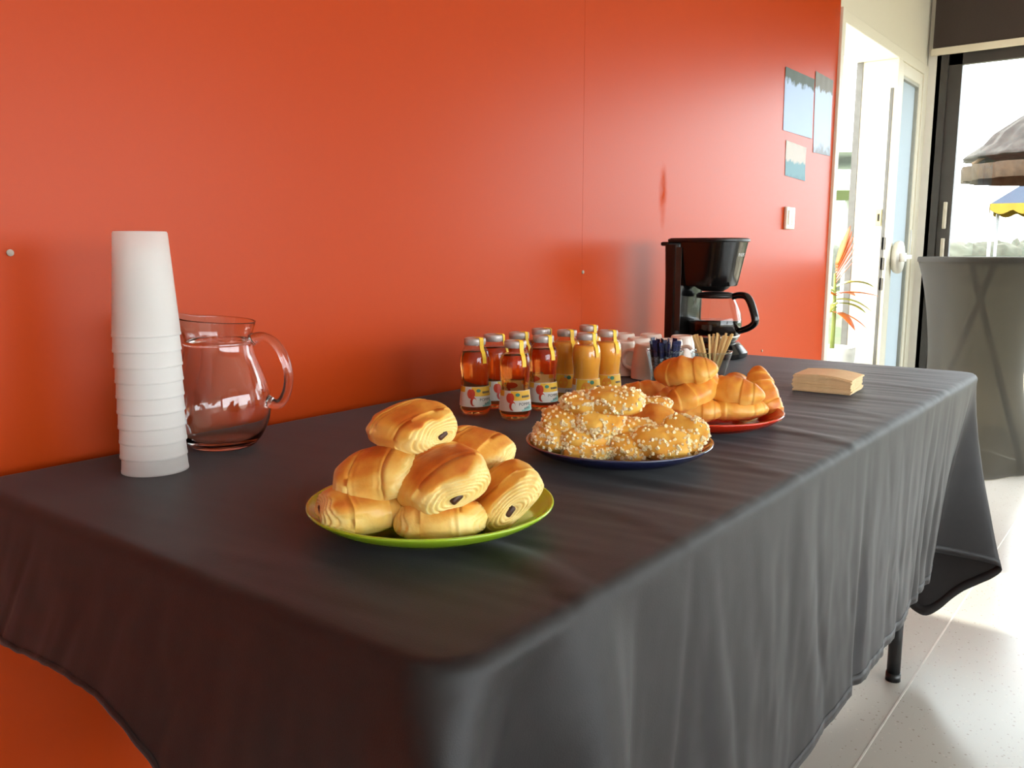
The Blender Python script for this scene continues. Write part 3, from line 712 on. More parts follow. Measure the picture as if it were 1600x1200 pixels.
for k in range(NC):
    z = ZT + 0.0012 + k * 0.0192
    lab = 'frosted plastic cup, lowest of the upturned stack, rim on the cloth' if k == 0 else ('frosted plastic cup, topmost of the upturned stack' if k == NC - 1 else 'frosted plastic cup, %s from the bottom of the upturned stack' % ['', 'second', 'third', 'fourth', 'fifth', 'sixth', 'seventh', 'eighth', 'ninth'][k])
    if me is None:
        o = lathe('plastic_cup', [(CR0 - .0012, 0.0), (CR0, 0.0002), (CR0, 0.003), (CR0 - .0004, .0034), (CR1 + .0012, CH - .002), (CR1, CH), (CR1 - .004, CH), (CR1 - .0055, CH - .003), (0.001, CH - .003)], M_cup, n=56, cb=False, ct=True); me = o.data
    else:
        o = bpy.data.objects.new('plastic_cup', me); COL.objects.link(o)
    rj = random.Random(k)
    o.location = (cp.x + rj.uniform(-.0004, .0004), cp.y + rj.uniform(-.0004, .0004), z); tag(o, lab, 'cup', 'upturned plastic cups')

# ------------------------------------------------------------------ glass jug
def glass_mat(name, tint, rough=0.0, ior=1.5):
    m = mat(name, (255, 255, 255), rough=rough, trans=1.0, ior=ior); m.node_tree.nodes['Principled BSDF'].inputs['Base Color'].default_value = tint + (1,); return m
M_glass = glass_mat('clear_glass', (0.98, 0.99, 0.985), 0.0, 1.45)
def jug():
    jp = on_z(350, 697, ZT)
    o = thing('glass_jug', 'empty clear glass jug with a spout and a loop handle', 'jug', (jp.x, jp.y, ZT + .0012), (0, 0, HEAD - math.pi / 2 + math.radians(180)))  # local +x points to image left
    prof = smooth_prof([(0.0400, 0.0), (0.0455, 0.003), (0.056, 0.016), (0.0655, 0.038), (0.0685, 0.058), (0.0660, 0.082), (0.0580, 0.107), (0.0495, 0.130), (0.0462, 0.148), (0.0462, 0.158), (0.0480, 0.166), (0.0505, 0.175), (0.0520, 0.182)], 4)
    inner = smooth_prof([(0.0500, 0.1815), (0.0480, 0.174), (0.0455, 0.165), (0.0436, 0.157), (0.0436, 0.148), (0.0469, 0.130), (0.0555, 0.106), (0.0635, 0.082), (0.0660, 0.058), (0.0630, 0.039), (0.0530, 0.018), (0.038, 0.0085), (0.002, 0.0075)], 4)
    P = prof + inner; n = 64; vs, fs = [], []
    for r, z in P:
        for k in range(n):
            a = 2 * math.pi * k / n
            w = max(0, (z - 0.150) / 0.032); d = min(abs(a), 2 * math.pi - abs(a))
            sp_ = math.exp(-(d / 0.34) ** 2) * w ** 1.6
            vs.append(((r + 0.020 * sp_) * math.cos(a), (r + 0.020 * sp_) * math.sin(a) * (1 - .12 * sp_), z + 0.008 * sp_ + 0.004 * w * math.cos(a)))
    for i in range(len(P) - 1):
        for k in range(n): fs.append((i * n + k, i * n + (k + 1) % n, (i + 1) * n + (k + 1) % n, (i + 1) * n + k))
    fs.append(tuple(range(n - 1, -1, -1))); fs.append(tuple(range((len(P) - 1) * n, len(P) * n)))
    body = mesh_obj('body', vs, fs, M_glass, o)
    ring = lathe('moulded_ring', [(0.0458, .146), (0.0472, .1475), (0.0474, .149), (0.0470, .1505), (0.0458, .152)], M_glass, body, n=64, cb=False, ct=False)
    path = smooth_prof([(-0.046, 0, .152), (-0.060, 0, .157), (-0.078, 0, .150), (-0.092, 0, .128), (-0.0975, 0, .100), (-0.092, 0, .074), (-0.080, 0, .060), (-0.064, 0, .066)], 5)
    rad = [0.0065 + 0.0025 * abs(1 - 2 * i / (len(path) - 1)) ** 4 for i in range(len(path))]
    tube('handle', path, rad, M_glass, o, n=14, flat=1.25)
jug()

# ------------------------------------------------------------------ plates
PR = 0.126
PLATE = smooth_prof([(0.0, 0.0012), (0.062, 0.0012), (0.072, 0.002), (0.094, 0.0060), (0.113, 0.0140), (0.1230, 0.0208), (PR, 0.0240)], 4) + [(PR - .0004, .0258), (PR - .0026, .0258)] + \
    smooth_prof([(0.1205, 0.0228), (0.110, 0.0158), (0.091, 0.0085), (0.070, 0.0048), (0.050, 0.0040), (0.0, 0.0040)], 4)
def plate_z(r):     # inner surface height
    pts = [(0, .004), (.05, .004), (.068, .0048), (.088, .0085), (.108, .0148), (.1205, .0198), (.126, .0222)]
    for (a, za), (b, zb) in zip(pts, pts[1:]):
        if a <= r <= b: return za + (zb - za) * (r - a) / (b - a)
    return .0222
def plate(c, m, label):
    o = thing('plate', label, 'plate', (c.x, c.y, ZT + .001), group=None)
    lathe('dish', PLATE, m, o, n=96, cb=False, ct=False)
    lathe('foot_ring', [(.060, .0), (.062, .0002), (.0625, .0018), (.0595, .0018)], m, o, n=64, cb=False, ct=False)
    return o
M_pg = mat('green_glass_plate', (150, 182, 44), rough=0.12, spec=0.6, coat=0.5, var=(156, 188, 48), var_scale=6, sss=0.3, sss_r=(.01, .012, .003))
M_pb = mat('navy_glass_plate', (38, 42, 78), rough=0.08, spec=0.8, coat=1.0, var=(42, 46, 84), var_scale=6)
M_pr = mat('red_glass_plate', (214, 52, 24), rough=0.12, spec=0.6, coat=0.5, var=(206, 46, 22), var_scale=6)
C1 = on_z(674, 784, ZT + .024); C2 = Vector((0.988, 0.588, 0)); C3 = Vector((1.258, 0.594, 0))
def shift_px(c, dpx): return c
plate(C1, M_pg, 'shallow green glass plate under the chocolate pastries')
plate(C2, M_pb, 'shallow navy glass plate under the sugar-topped pastries')
plate(C3, M_pr, 'shallow red glass plate under the croissants')

# ------------------------------------------------------------------ pastries
M_pain = ramp_attr('butter_pastry', 'toast', [(0.0, (246, 220, 146)), (0.30, (240, 198, 108)), (0.55, (230, 164, 68)), (0.80, (204, 110, 40)), (1.0, (164, 72, 24))], rough=0.36, spec=0.45, bump=0.18, bump_scale=260, sss=0.12)
M_choc = mat('dark_chocolate', (58, 32, 20), rough=0.4, var=(74, 44, 28), var_scale=120)
RIGHT = HEAD - math.pi / 2
def rot_about(yaw, pitch=0, roll=0):
    """yaw from image right (ccw), then pitch about the local y, roll about the local x"""
    return (Matrix.Rotation(RIGHT + math.radians(yaw), 4, 'Z') @ Matrix.Rotation(math.radians(pitch), 4, 'Y') @ Matrix.Rotation(math.radians(roll), 4, 'X')).to_euler()
def pain_mesh(seed, L=0.086, W=0.0385, Hh=0.0188):
    n = 80; so = seed * 3.17; rd = random.Random(seed)
    verts, toast, rows = [], [], []; CAPL = 0.025; NB, NCAP = 26, 32
    yo, zo = rd.uniform(.004, .012) * rd.choice((-1, 1)), rd.uniform(-.004, .002)
    hb = L / 2 - CAPL
    def sec(a):
        c, s = math.cos(a), math.sin(a)
        return W * math.copysign(abs(c) ** 0.80, c), Hh * (math.copysign(abs(s) ** 0.92, s) if s > 0 else -abs(s) ** 0.60)
    def put(x, sc, a, cap_r, end):
        y, z = sec(a); s = math.sin(a); c = math.cos(a)
        lump = 1 + 0.13 * n3(c * 1.1 + so, x * 17, s * 1.1) + 0.05 * n3(c * 3 + so, x * 50, s * 3)
        y *= sc * lump; z = z * sc * lump
        if z > 0: z *= 1 + 0.10 * math.cos(min(1, abs(x) / (L / 2)) * math.pi / 2)
        crust = 0.34 + 0.44 * max(0, s) ** 1.2 - 0.26 * max(0, -s) + 0.30 * n3(x * 24 + so, c * 1.4, s * 1.4)
        # layers of the rolled sheet: arcs round an off-centre core
        dy, dz = (y - yo * (1 if end >= 0 else -1)) / W, (z - zo) / Hh
        rho = math.hypot(dy, dz * (1.0 if dz > 0 else 1.25)); ang = math.atan2(dz, dy)
        ph = rho * 8.5 + ang / (2 * math.pi) + 1.1 * n3(y * 34, z * 34, so + 2) 
        gv = max(0, math.sin(ph * 2 * math.pi)) ** 3
        inner = 0.06 + 0.12 * n3(y * 90 + so, z * 90, x * 40) + 0.26 * gv
        if cap_r is not None:
            lim = 1.02 - 0.20 * max(0, s) + 0.14 * n3(c * 2 + so, s * 2, end * 3.0)
            m = max(0, min(1, (lim - cap_r) / 0.14))
            x -= end * (0.0024 * gv * m * min(1, rho * 2.5) + 0.004 * m * math.exp(-(rho / .22) ** 2))
            x += end * 0.0045 * m * n3(y * 45 + so, z * 45, end)
            t = inner * m + (crust - .14) * (1 - m)
        else:
            e = abs(x) / (L / 2); lam = math.sin(abs(x) * 900 + 3.0 * n3(c * 1.2, s * 1.2, so) + 1.6 * n3(a, x * 30, so))
            m = max(0, min(1, (e - .12) / .4)) * max(0, min(1, .6 + 1.5 * n3(c * 1.5, s * 1.5, so + 5 + (1 if x > 0 else 0)))); d = 0.0008 * lam * m; l = math.hypot(y, z) or 1
            y += y / l * d; z += z / l * d; t = crust - 0.14 * m - 0.20 * m * max(0, lam)
        verts.append((x, y, z)); toast.append(max(0, min(1, t)))
    def ring(x, sc, cap_r=None, end=0):
        rows.append(len(verts))
        for k in range(n): put(x, sc, 2 * math.pi * k / n, cap_r, end)
    cap = [(i / NCAP) for i in range(1, NCAP + 1)]
    for r in cap: ring(-(hb + CAPL * (1 - r ** 2.6) ** 0.62), 0.95 * r ** 0.92, r, -1)
    for i in range(NB + 1):
        x = -hb + 2 * hb * i / NB; e = abs(x) / hb; ring(x, 0.95 + 0.05 * math.cos(e * math.pi / 2))
    for r in reversed(cap): ring(hb + CAPL * (1 - r ** 2.6) ** 0.62, 0.95 * r ** 0.92, r, 1)
    fs = []
    for a, b in zip(rows, rows[1:]):
        for k in range(n): fs.append((a + k, b + k, b + (k + 1) % n, a + (k + 1) % n))
    fs.append(tuple(rows[0] + k for k in range(n))); fs.append(tuple(rows[-1] + k for k in range(n - 1, -1, -1)))
    return verts, fs, toast, L, yo, zo
def pain(px, py, z, yaw, pitch, roll, seed, label, sc=1.0, ends=(-1, 1)):
    p = on_z(px, py, z)
    o = thing('chocolate_pastry', label, 'pastry', p, rot_about(yaw, pitch, roll), 'chocolate pastries on the green plate')
    v, f, t, L, yo, zo = pain_mesh(seed)
    v = [(a * sc, b * sc, c * sc) for a, b, c in v]
    mesh_obj('dough', v, f, M_pain, o, attr=('toast', t))
    for s in ends:
        y0, z0 = yo * s, zo + .001
        bm = bmesh.new(); add_box(bm, (-.010 * sc, -.0058 * sc, -.0030 * sc), (.010 * sc, .0058 * sc, .0030 * sc), .0022 * sc, 3)
        bmesh.ops.rotate(bm, verts=bm.verts, cent=(0, 0, 0), matrix=Matrix.Rotation(0.35 * s + seed, 3, 'X') if seed in (3, 1) else Matrix.Rotation(0.3 * s, 3, 'X'))
        bmesh.ops.translate(bm, verts=bm.verts, vec=(s * (L / 2 - .0118) * sc, y0 * sc, z0 * sc))
        bm_obj('chocolate_stick', bm, M_choc, o, smooth=True)
    return o
zb = ZT + .005
pain(566, 790, zb + .030, 26, 0, 6, 1, 'chocolate pastry resting on the green plate with its dark filling end facing the jug side')
pain(688, 809, zb + .021, 4, 0, -8, 2, 'chocolate pastry on the green plate directly below the large front one', 1.03)
pain(786, 773, zb + .034, -74, 0, 40, 3, 'chocolate pastry tipped on its side on the green plate, spiral end and dark filling showing', 1.05)
pain(745, 752, zb + .021, 30, 0, 0, 4, 'chocolate pastry mostly hidden at the back of the pile on the green plate')
pain(640, 767, zb + .021, 70, 0, 0, 5, 'chocolate pastry buried in the middle of the pile on the green plate')
pain(590, 738, zb + .060, -14, -8, 18, 6, 'smooth golden chocolate pastry in the middle layer over the one with the end filling', 1.0, (1,))
pain(687, 745, zb + .059, -56, 8, 20, 7, 'large browned chocolate pastry with layered spiral end in front of the pile', 1.16)
pain(740, 705, zb + .060, -26, 10, 10, 8, 'chocolate pastry with striped side lying behind the large browned one')
pain(643, 668, zb + .098, -46, 5, 14, 9, 'chocolate pastry topping the pile on the green plate', 1.02)

M_croi = ramp_attr('croissant_crust', 'toast', [(0.0, (244, 208, 116)), (0.30, (240, 188, 90)), (0.55, (232, 162, 64)), (0.80, (216, 126, 44)), (1.0, (190, 94, 30))], rough=0.36, spec=0.45, bump=0.15, bump_scale=240, sss=0.12)
def croissant_mesh(seed, L=0.118, R0=0.0265, bend=0.9, seg=6):
    n = 40; N = 84; so = seed * 2.3; verts, toast, rows = [], [], []
    Ra = L / bend / 1.25
    for i in range(N + 1):
        s = -1 + 2 * i / N; th_ = s * bend * .62
        c = Vector((Ra * math.sin(th_), Ra * (1 - math.cos(th_)), 0)); tx = Vector((math.cos(th_), math.sin(th_), 0)); ny = Vector((-math.sin(th_), math.cos(th_), 0))
        q = s * seg / 2 + .3 * n1(s * 2.5, so)
        fr = abs(q) - math.floor(abs(q))               # overlapping wrap steps, thickest at the middle
        step = (1 - fr) * 0.085 - 0.03
        r = R0 * (max(0.0, 1 - abs(s) ** 2.3) ** 0.62 * 0.90 + 0.05) * (1 + step * (1 - abs(s) * .4))
        rows.append(len(verts))
        for k in range(n):
            a = 2 * math.pi * k / n; ca, sa = math.cos(a), math.sin(a)
            rr = r * (1 + 0.12 * n3(s * 3 + so, ca * 1.1, sa * 1.1) + 0.03 * n3(s * 9 + so, ca * 3, sa * 3))
            zz = rr * sa * (0.92 if sa > 0 else 0.74)
            v = c + ny * (rr * ca) + Vector((0, 0, zz)); verts.append(tuple(v))
            t = 0.36 + 0.40 * max(0, sa) - 0.30 * max(0, -sa) + 0.22 * n3(s * 5 + so, ca, sa)
            t -= 0.22 * max(0, fr - .62) / .38; t += 0.04 * (1 - fr)
            toast.append(max(0, min(1, t)))
    fs = []
    for a, b in zip(rows, rows[1:]):
        for k in range(n): fs.append((a + k, b + k, b + (k + 1) % n, a + (k + 1) % n))
    fs.append(tuple(rows[0] + k for k in range(n))); fs.append(tuple(rows[-1] + k for k in range(n - 1, -1, -1)))
    return verts, fs, toast
def croissant(px, py, z, yaw, pitch, roll, seed, label, L=0.118, R0=0.027, bend=0.9):
    p = on_z(px, py, z)
    v, f, t = croissant_mesh(seed, L, R0, bend)
    o = mesh_obj('croissant', v, f, M_croi, None, attr=('toast', t)); o.location = p; o.rotation_euler = rot_about(yaw, pitch, roll)
    tag(o, label, 'croissant', 'croissants on the red plate'); return o
croissant(1016, 617, zb + .034, 10, 0, 20, 1, 'browned croissant at the bottle side of the red plate', L=.115)
croissant(1054, 624, zb + .026, 40, 0, 0, 2, 'croissant tucked between the browned one and the pile on the red plate')
croissant(1075, 641, zb + .023, -20, 0, 0, 3, 'croissant mostly hidden under the large front one on the red plate')
croissant(1150, 641, zb + .023, 6, 0, -10, 4, 'long pale croissant lying at the front of the red plate', L=.122, R0=.0235)
croissant(1146, 606, zb + .043, 60, 0, 10, 5, 'croissant at the back of the red plate behind the pile')
croissant(1192, 616, zb + .040, -62, 56, 10, 6, 'croissant leaning upright at the napkin side of the red plate', L=.105, R0=.026)
croissant(1088, 612, zb + .053, 38, -22, 12, 7, 'large croissant with ridged crust lying across the front of the pile', L=.125, R0=.029, bend=1.2)
croissant(1141, 612, zb + .052, -30, 8, 10, 8, 'pale ridged croissant in the middle layer of the red plate', L=.11)
croissant(1069, 583, zb + .082, -30, -8, 14, 9, 'croissant topping the pile on the red plate', L=.108, R0=.029)

# sugar-topped pastries
M_puff = ramp_attr('choux_crust', 'toast', [(0.0, (244, 206, 110)), (0.35, (240, 186, 84)), (0.6, (228, 156, 60)), (0.85, (200, 112, 42)), (1.0, (172, 82, 30))], rough=0.42, spec=0.4, bump=0.15, bump_scale=300, sss=0.12)
M_nib = mat('pearl_sugar_white', (255, 232, 176), rough=0.4, var=(255, 240, 200), var_scale=200, sss=0.25)
def puff_mesh(seed, a=0.033, b=0.029, c=0.0165):
    so = seed * 1.91; n, m = 44, 26; vs, ts = [], []; fs = []
    def surf(th_, ph):
        x, y, z = math.cos(ph) * math.cos(th_), math.cos(ph) * math.sin(th_), math.sin(ph)
        k = 1 + 0.20 * n3(x * 1.4 + so, y * 1.4, z * 1.4) + 0.05 * n3(x * 6 + so, y * 6, z * 6)
        e = math.copysign(abs(z) ** 0.8, z)
        return Vector((a * x * k, b * y * k, c * e * k))
    for j in range(m + 1):
        ph = -math.pi / 2 + math.pi * j / m
        for i in range(n):
            th_ = 2 * math.pi * i / n; p = surf(th_, ph); vs.append(p)
            ts.append(max(0, min(1, 0.30 + 0.22 * n3(p.x * 60 + so, p.y * 60, p.z * 60) + (0.35 if ph < -.15 else 0) * min(1, (-ph - .15) * 2) + 0.05)))
    for j in range(m):
        for i in range(n): fs.append((j * n + i, j * n + (i + 1) % n, (j + 1) * n + (i + 1) % n, (j + 1) * n + i))
    rd = random.Random(seed); nv, nf = [], []
    for q in range(190):
        th_ = rd.uniform(0, 2 * math.pi); ph = math.asin(rd.uniform(-0.25, 1)) if rd.random() < .55 else rd.uniform(-.25, .5)
        p = surf(th_, ph); s = rd.uniform(.0011, .0023)
        R = Euler((rd.uniform(0, 6), rd.uniform(0, 6), rd.uniform(0, 6))).to_matrix(); i0 = len(nv)
        for dx in (-1, 1):
            for dy in (-1, 1):
                for dz in (-1, 1):
                    nv.append(p * 1.008 + R @ Vector((dx * s * rd.uniform(.75, 1.1), dy * s * rd.uniform(.7, 1.05), dz * s * rd.uniform(.6, 1))))
        for f in ((0, 1, 3, 2), (4, 6, 7, 5), (0, 4, 5, 1), (2, 3, 7, 6), (0, 2, 6, 4), (1, 5, 7, 3)): nf.append(tuple(i0 + i for i in f))
    return vs, fs, ts, nv, nf
def puff(px, py, z, yaw, pitch, roll, seed, label, sc=(1, 1, 1)):
    p = on_z(px, py, z)
    o = thing('sugar_pastry', label, 'pastry', p, rot_about(yaw, pitch, roll), 'sugar-topped pastries on the navy plate')
    v, f, t, nv, nf = puff_mesh(seed, 0.033 * sc[0], 0.029 * sc[1], 0.0165 * sc[2])
    mesh_obj('dough', v, f, M_puff, o, attr=('toast', t))
    s = mesh_obj('pearl_sugar', nv, nf, M_nib, o, smooth=False); s['kind'] = 'stuff'
hid = 'sugar-topped pastry half hidden inside the pile on the navy plate'
puff(867, 684, zb + .028, 20, 0, 10, 1, 'sugar-topped pastry at the jug end of the navy plate', (.85, 1, 1.1))
puff(923, 705, zb + .015, 3, 0, 4, 2, 'flat sugar-topped pastry at the front of the navy plate', (1.12, .9, .75))
puff(988, 700, zb + .020, 20, 0, 20, 3, 'sugar-topped pastry on the navy plate overlapped by the speckled front one', (.95, 1, .95))
puff(1031, 691, zb + .030, -24, 6, 24, 4, 'heavily sugared pastry leaning at the front of the navy plate', (1.15, 1, 1))
puff(1067, 682, zb + .034, -30, 0, 60, 5, 'round sugared pastry standing on edge at the napkin end of the navy plate', (1.0, 1.05, .85))
puff(870, 672, zb + .024, 40, 0, 0, 6, hid); puff(973, 660, zb + .028, 0, 0, 0, 7, hid); puff(940, 680, zb + .022, 60, 0, 0, 12, hid); puff(1010, 676, zb + .020, 30, 0, 0, 13, hid)
puff(911, 682, zb + .032, -8, 2, 14, 8, 'long sugared pastry resting on the flat one at the front of the navy plate', (1.15, .95, .95))
puff(882, 654, zb + .052, 10, 0, 12, 9, 'sugared pastry beside the smooth oval one, jug side of the pile', (.95, 1, .9))
puff(936, 656, zb + .054, -6, 2, 34, 10, 'smooth oval sugared pastry facing out high on the pile', (1.0, 1, .95))
puff(985, 668, zb + .040, 14, 0, 8, 11, 'thin sugared pastry lying behind the two front ones on the navy plate', (1.05, .9, .7))
puff(1023, 657, zb + .038, -14, 0, -150, 14, 'upturned sugared pastry showing its brown base beside the red plate', (.98, .95, .95))
puff(1017, 634, zb + .050, 10, 0, 0, 15, 'sugared pastry at the back of the pile near the croissants', (.9, .9, .8))
puff(911, 631, zb + .072, 16, 0, 6, 16, 'sugared pastry on the upper layer nearest the apple juice', (.9, 1, .95))
puff(963, 626, zb + .079, -14, 0, 14, 17, 'large sugared pastry topping the pile on the navy plate', (1.12, 1, 1))
# ------------------------------------------------------------------ juice bottles
BHT = 0.132
BP = [(0.0190, 0.0), (0.0235, 0.0016), (0.0265, 0.0075), (0.0272, 0.013), (0.0268, 0.018), (0.0255, 0.033), (0.0240, 0.047), (0.0236, 0.053), (0.0243, 0.064), (0.0258, 0.078), (0.0264, 0.088), (0.0254, 0.100), (0.0225, 0.109), (0.0188, 0.1145), (0.0166, 0.1175), (0.0162, 0.1200)]
BPS = smooth_prof(BP, 4)
def br(z):
    for (ra, za), (rb, zb_) in zip(BPS, BPS[1:]):
        if za <= z <= zb_ + 1e-9: return ra + (rb - ra) * (z - za) / max(1e-9, zb_ - za)
    return BPS[-1][0]
M_bglass = thin_glass('bottle_glass', (0.985, 0.99, 0.985), 0.0, 1.5, 1.0)
M_apple = mat('apple_juice', (255, 190, 90), rough=0.0, trans=1.0, ior=1.16)
M_apple.node_tree.nodes['Principled BSDF'].inputs['Base Color'].default_value = (0.95, 0.50, 0.17, 1)
M_orange = mat('orange_juice', (248, 172, 62), rough=0.25, spec=0.4, var=(246, 166, 56), var_scale=40)
M_cap = mat('silver_cap', (200, 190, 186), rough=0.42, metal=0.35, var=(190, 180, 176), var_scale=60)
M_seal_y = mat('yellow_seal_paper', (250, 206, 62), rough=0.5, var=(244, 196, 52), var_scale=90)
M_lw = mat('label_white', (238, 234, 226), rough=0.5, var=(234, 230, 222), var_scale=50)
M_ly = mat('label_yellow', (246, 196, 60), rough=0.5, var=(240, 186, 52), var_scale=60)
M_lr = mat('label_apple_red', (206, 54, 34), rough=0.45, var=(222, 84, 56), var_scale=90)
M_lt = mat('label_teal', (150, 204, 196), rough=0.5, var=(164, 212, 204), var_scale=60)
M_lk = mat('label_ink', (60, 66, 70), rough=0.6, var=(52, 58, 62), var_scale=60)
M_lo2 = mat('label_orange', (240, 150, 40), rough=0.45, var=(246, 170, 60), var_scale=80)
M_lgn = mat('label_green', (70, 140, 96), rough=0.5, var=(60, 128, 110), var_scale=60)
def patch(a0, a1, z0, z1, dr, na=14, nz=6, f=None):
    """a patch of the label in angle and height; f(u, v) keeps the cell"""
    vs, fs = [], []
    for j in range(nz + 1):
        for i in range(na + 1):
            a = a0 + (a1 - a0) * i / na; z = z0 + (z1 - z0) * j / nz; r = br(z) + dr; vs.append((r * math.cos(a), r * math.sin(a), z))
    for j in range(nz):
        for i in range(na):
            if f is None or f((i + .5) / na, (j + .5) / nz): k = j * (na + 1) + i; fs.append((k, k + 1, k + na + 2, k + na + 1))
    return vs, fs
def blob(ac, zc, ra, rz, dr, n=24, shp=None):
    vs = [(ac, zc)]; 
    for k in range(n):
        t = 2 * math.pi * k / n; q = shp(t) if shp else 1; vs.append((ac + ra * q * math.cos(t), zc + rz * q * math.sin(t)))
    out = [((br(z) + dr) * math.cos(a), (br(z) + dr) * math.sin(a), z) for a, z in vs]
    return out, [(0, 1 + k, 1 + (k + 1) % n) for k in range(n)]
def letters(txt, size, a0, z0, dr):
    vs, fs = text_mesh(txt, size); r0 = br(z0)
    return [((br(z0 + v.y) + dr) * math.cos(a0 + v.x / r0), (br(z0 + v.y) + dr) * math.sin(a0 + v.x / r0), z0 + v.y) for v in vs], fs
Z0, Z1 = 0.0165, 0.0505
# label angles: 0 faces local +x; angle grows to the viewer's right
def label_mesh(kind):
    P = [patch(-2.3, 2.3, Z0, Z1, .0003, 60, 8) + (0,)]
    if kind == 'apple':
        P += [patch(-.25, 1.35, Z0 + .018, Z1 - .0004, .0005, 24, 4) + (1,), patch(-1.4, -.75, Z0 + .02, Z1 - .0004, .0005, 12, 3, lambda u, v: v > .35) + (1,)]
        P += [patch(.35, 1.35, Z0 + .0004, Z0 + .010, .0005, 18, 4, lambda u, v: v < u * 1.3) + (3,)]
        P += [blob(-.28, Z0 + .0225, .27, .0085, .0008, 28, lambda t: 1 - .16 * math.exp(-((t - 1.57) / .3) ** 2)) + (2,), blob(-.12, Z0 + .0095, .20, .0078, .0009) + (2,), blob(-.05, Z0 + .0085, .13, .0058, .0011) + (0,),
              blob(.22, Z0 + .0275, .15, .0028, .0010) + (5,)]
        P += [letters('POMME', .0068, .28, Z0 + .0098, .0009) + (4,), letters('APPLE', .0048, .62, Z0 + .0036, .0009) + (4,)]
        P += [patch(.5 + .11 * k, .58 + .11 * k, Z0 + .0225, Z0 + .026, .0008, 2, 1) + (4,) for k in range(6)]
    else:
        P += [patch(-.9, 1.35, Z0 + .009, Z1 - .0004, .0005, 36, 5) + (1,), patch(-2.2, -1.0, Z0 + .012, Z1 - .0004, .0005, 18, 4, lambda u, v: v > .4) + (6,)]
        P += [blob(-.15, Z0 + .019, .34, .0100, .0008) + (6,), blob(.28, Z0 + .0285, .16, .0036, .0010) + (5,), blob(.02, Z0 + .030, .08, .0022, .0011) + (3,)]
        P += [letters('ORANGE', .0062, .02, Z0 + .0020, .0009) + (4,)]
        P += [patch(.55 + .11 * k, .63 + .11 * k, Z0 + .0185, Z0 + .022, .0008, 2, 1) + (4,) for k in range(5)]
    return join_data(P)
def bottle_proto(kind):
    lab = 'clear bottle of amber apple juice with silver cap and yellow seal' if kind == 'apple' else 'bottle of cloudy orange juice with silver cap and yellow seal'
    o = thing('juice_bottle', lab, 'bottle', group='apple juice bottles' if kind == 'apple' else 'orange juice bottles')
    lathe('glass_body', BPS, M_bglass, o, n=48, ct=False)
    liq = [(max(0.001, r - .0012), z + .0022) for r, z in BPS if z < .1085]
    lathe('juice', liq, M_apple if kind == 'apple' else M_orange, o, n=48)
    cap = [(0.0174, .1195), (0.0182, .1202), (0.0182, .1225), (0.0186, .1235), (0.0186, .1285), (0.0178, .1308), (0.0150, .1316), (0.0140, .1308), (0.0, .1308)]
    lathe('cap', cap, M_cap, o, n=40, ct=False)
    V, F_, MI = label_mesh(kind)
    lb = mesh_obj('label', V, F_, [M_lw, M_ly, M_lr, M_lt, M_lk, M_lgn, M_lo2], o, smooth=False)
    lb.data.polygons.foreach_set('material_index', MI)
    path = [(0.004, .1324), (0.0165, .1320), (0.0190, .1300), (0.0192, .1180), (0.0205, .1125), (0.0245, .1070), (0.0268, .0985), (0.0275, .0900)]
    vs, fs = [], []; a0 = 0.62
    for i, (r, z) in enumerate(path):
        for s in (-1, 1):
            for th_ in (0, .0006):
                ux, uy = math.cos(a0), math.sin(a0); rr = r + th_; zz = z + (th_ if i < 2 else 0)
                vs.append((rr * ux - s * .0038 * uy, rr * uy + s * .0038 * ux, zz))
    for i in range(len(path) - 1):
        b = i * 4
        for (p, q) in ((0, 1), (1, 3), (3, 2), (2, 0)): fs.append((b + p, b + q, b + 4 + q, b + 4 + p))
    sl = mesh_obj('seal_strip', vs, fs, M_seal_y, o, smooth=False)
    pv_ = [( (br(.098 - .01 * t) + .0022) * math.cos(a0 - .22 - .1 * t), (br(.098 - .01 * t) + .0022) * math.sin(a0 - .22 - .1 * t), .098 - .010 * t) for t in (0, 1)]
    return o
def facing(p, extra=0.0):
    # turn so that local +x looks at the camera; viewer's right is then local +y
    return math.atan2(CAM.y - p.y, CAM.x - p.x) + extra
apple = bottle_proto('apple'); orange = bottle_proto('orange')
first = {'apple': True, 'orange': True}
ZC = ZT + BHT
AJ, OJ = 'bottle of amber apple juice ', 'bottle of cloudy orange juice '
for kind, (px, py), ex, lab in (('apple', (742, 528), 0.0, AJ + 'standing closest to the glass jug'), ('apple', (805, 532), -.05, AJ + 'standing closest to the chocolate pastries'), ('apple', (849, 524), .05, AJ + 'standing in front of the orange juice, near the sugared pastries'),
        ('apple', (772, 522.5), .5, AJ + 'in the row nearer the wall'), ('apple', (811, 519), .2, AJ + 'in the row nearer the wall'), ('apple', (846, 513.5), .75, AJ + 'in the row nearer the wall'),
        ('orange', (886, 515.5), -.1, OJ + 'standing next to the apple juice'), ('orange', (917, 520.5), .15, OJ + 'standing right behind the sugared pastries'), ('orange', (950, 516), .1, OJ + 'standing next to the upturned mugs'), ('orange', (920, 508), .1, OJ + 'in the row nearer the wall')):
    p = on_z(px, py, ZC)
    src = apple if kind == 'apple' else orange
    o = src if first[kind] else copy_tree(src); first[kind] = False
    o.location = (p.x, p.y, ZT + .001); o.rotation_euler = (0, 0, facing(p, ex)); o['label'] = lab

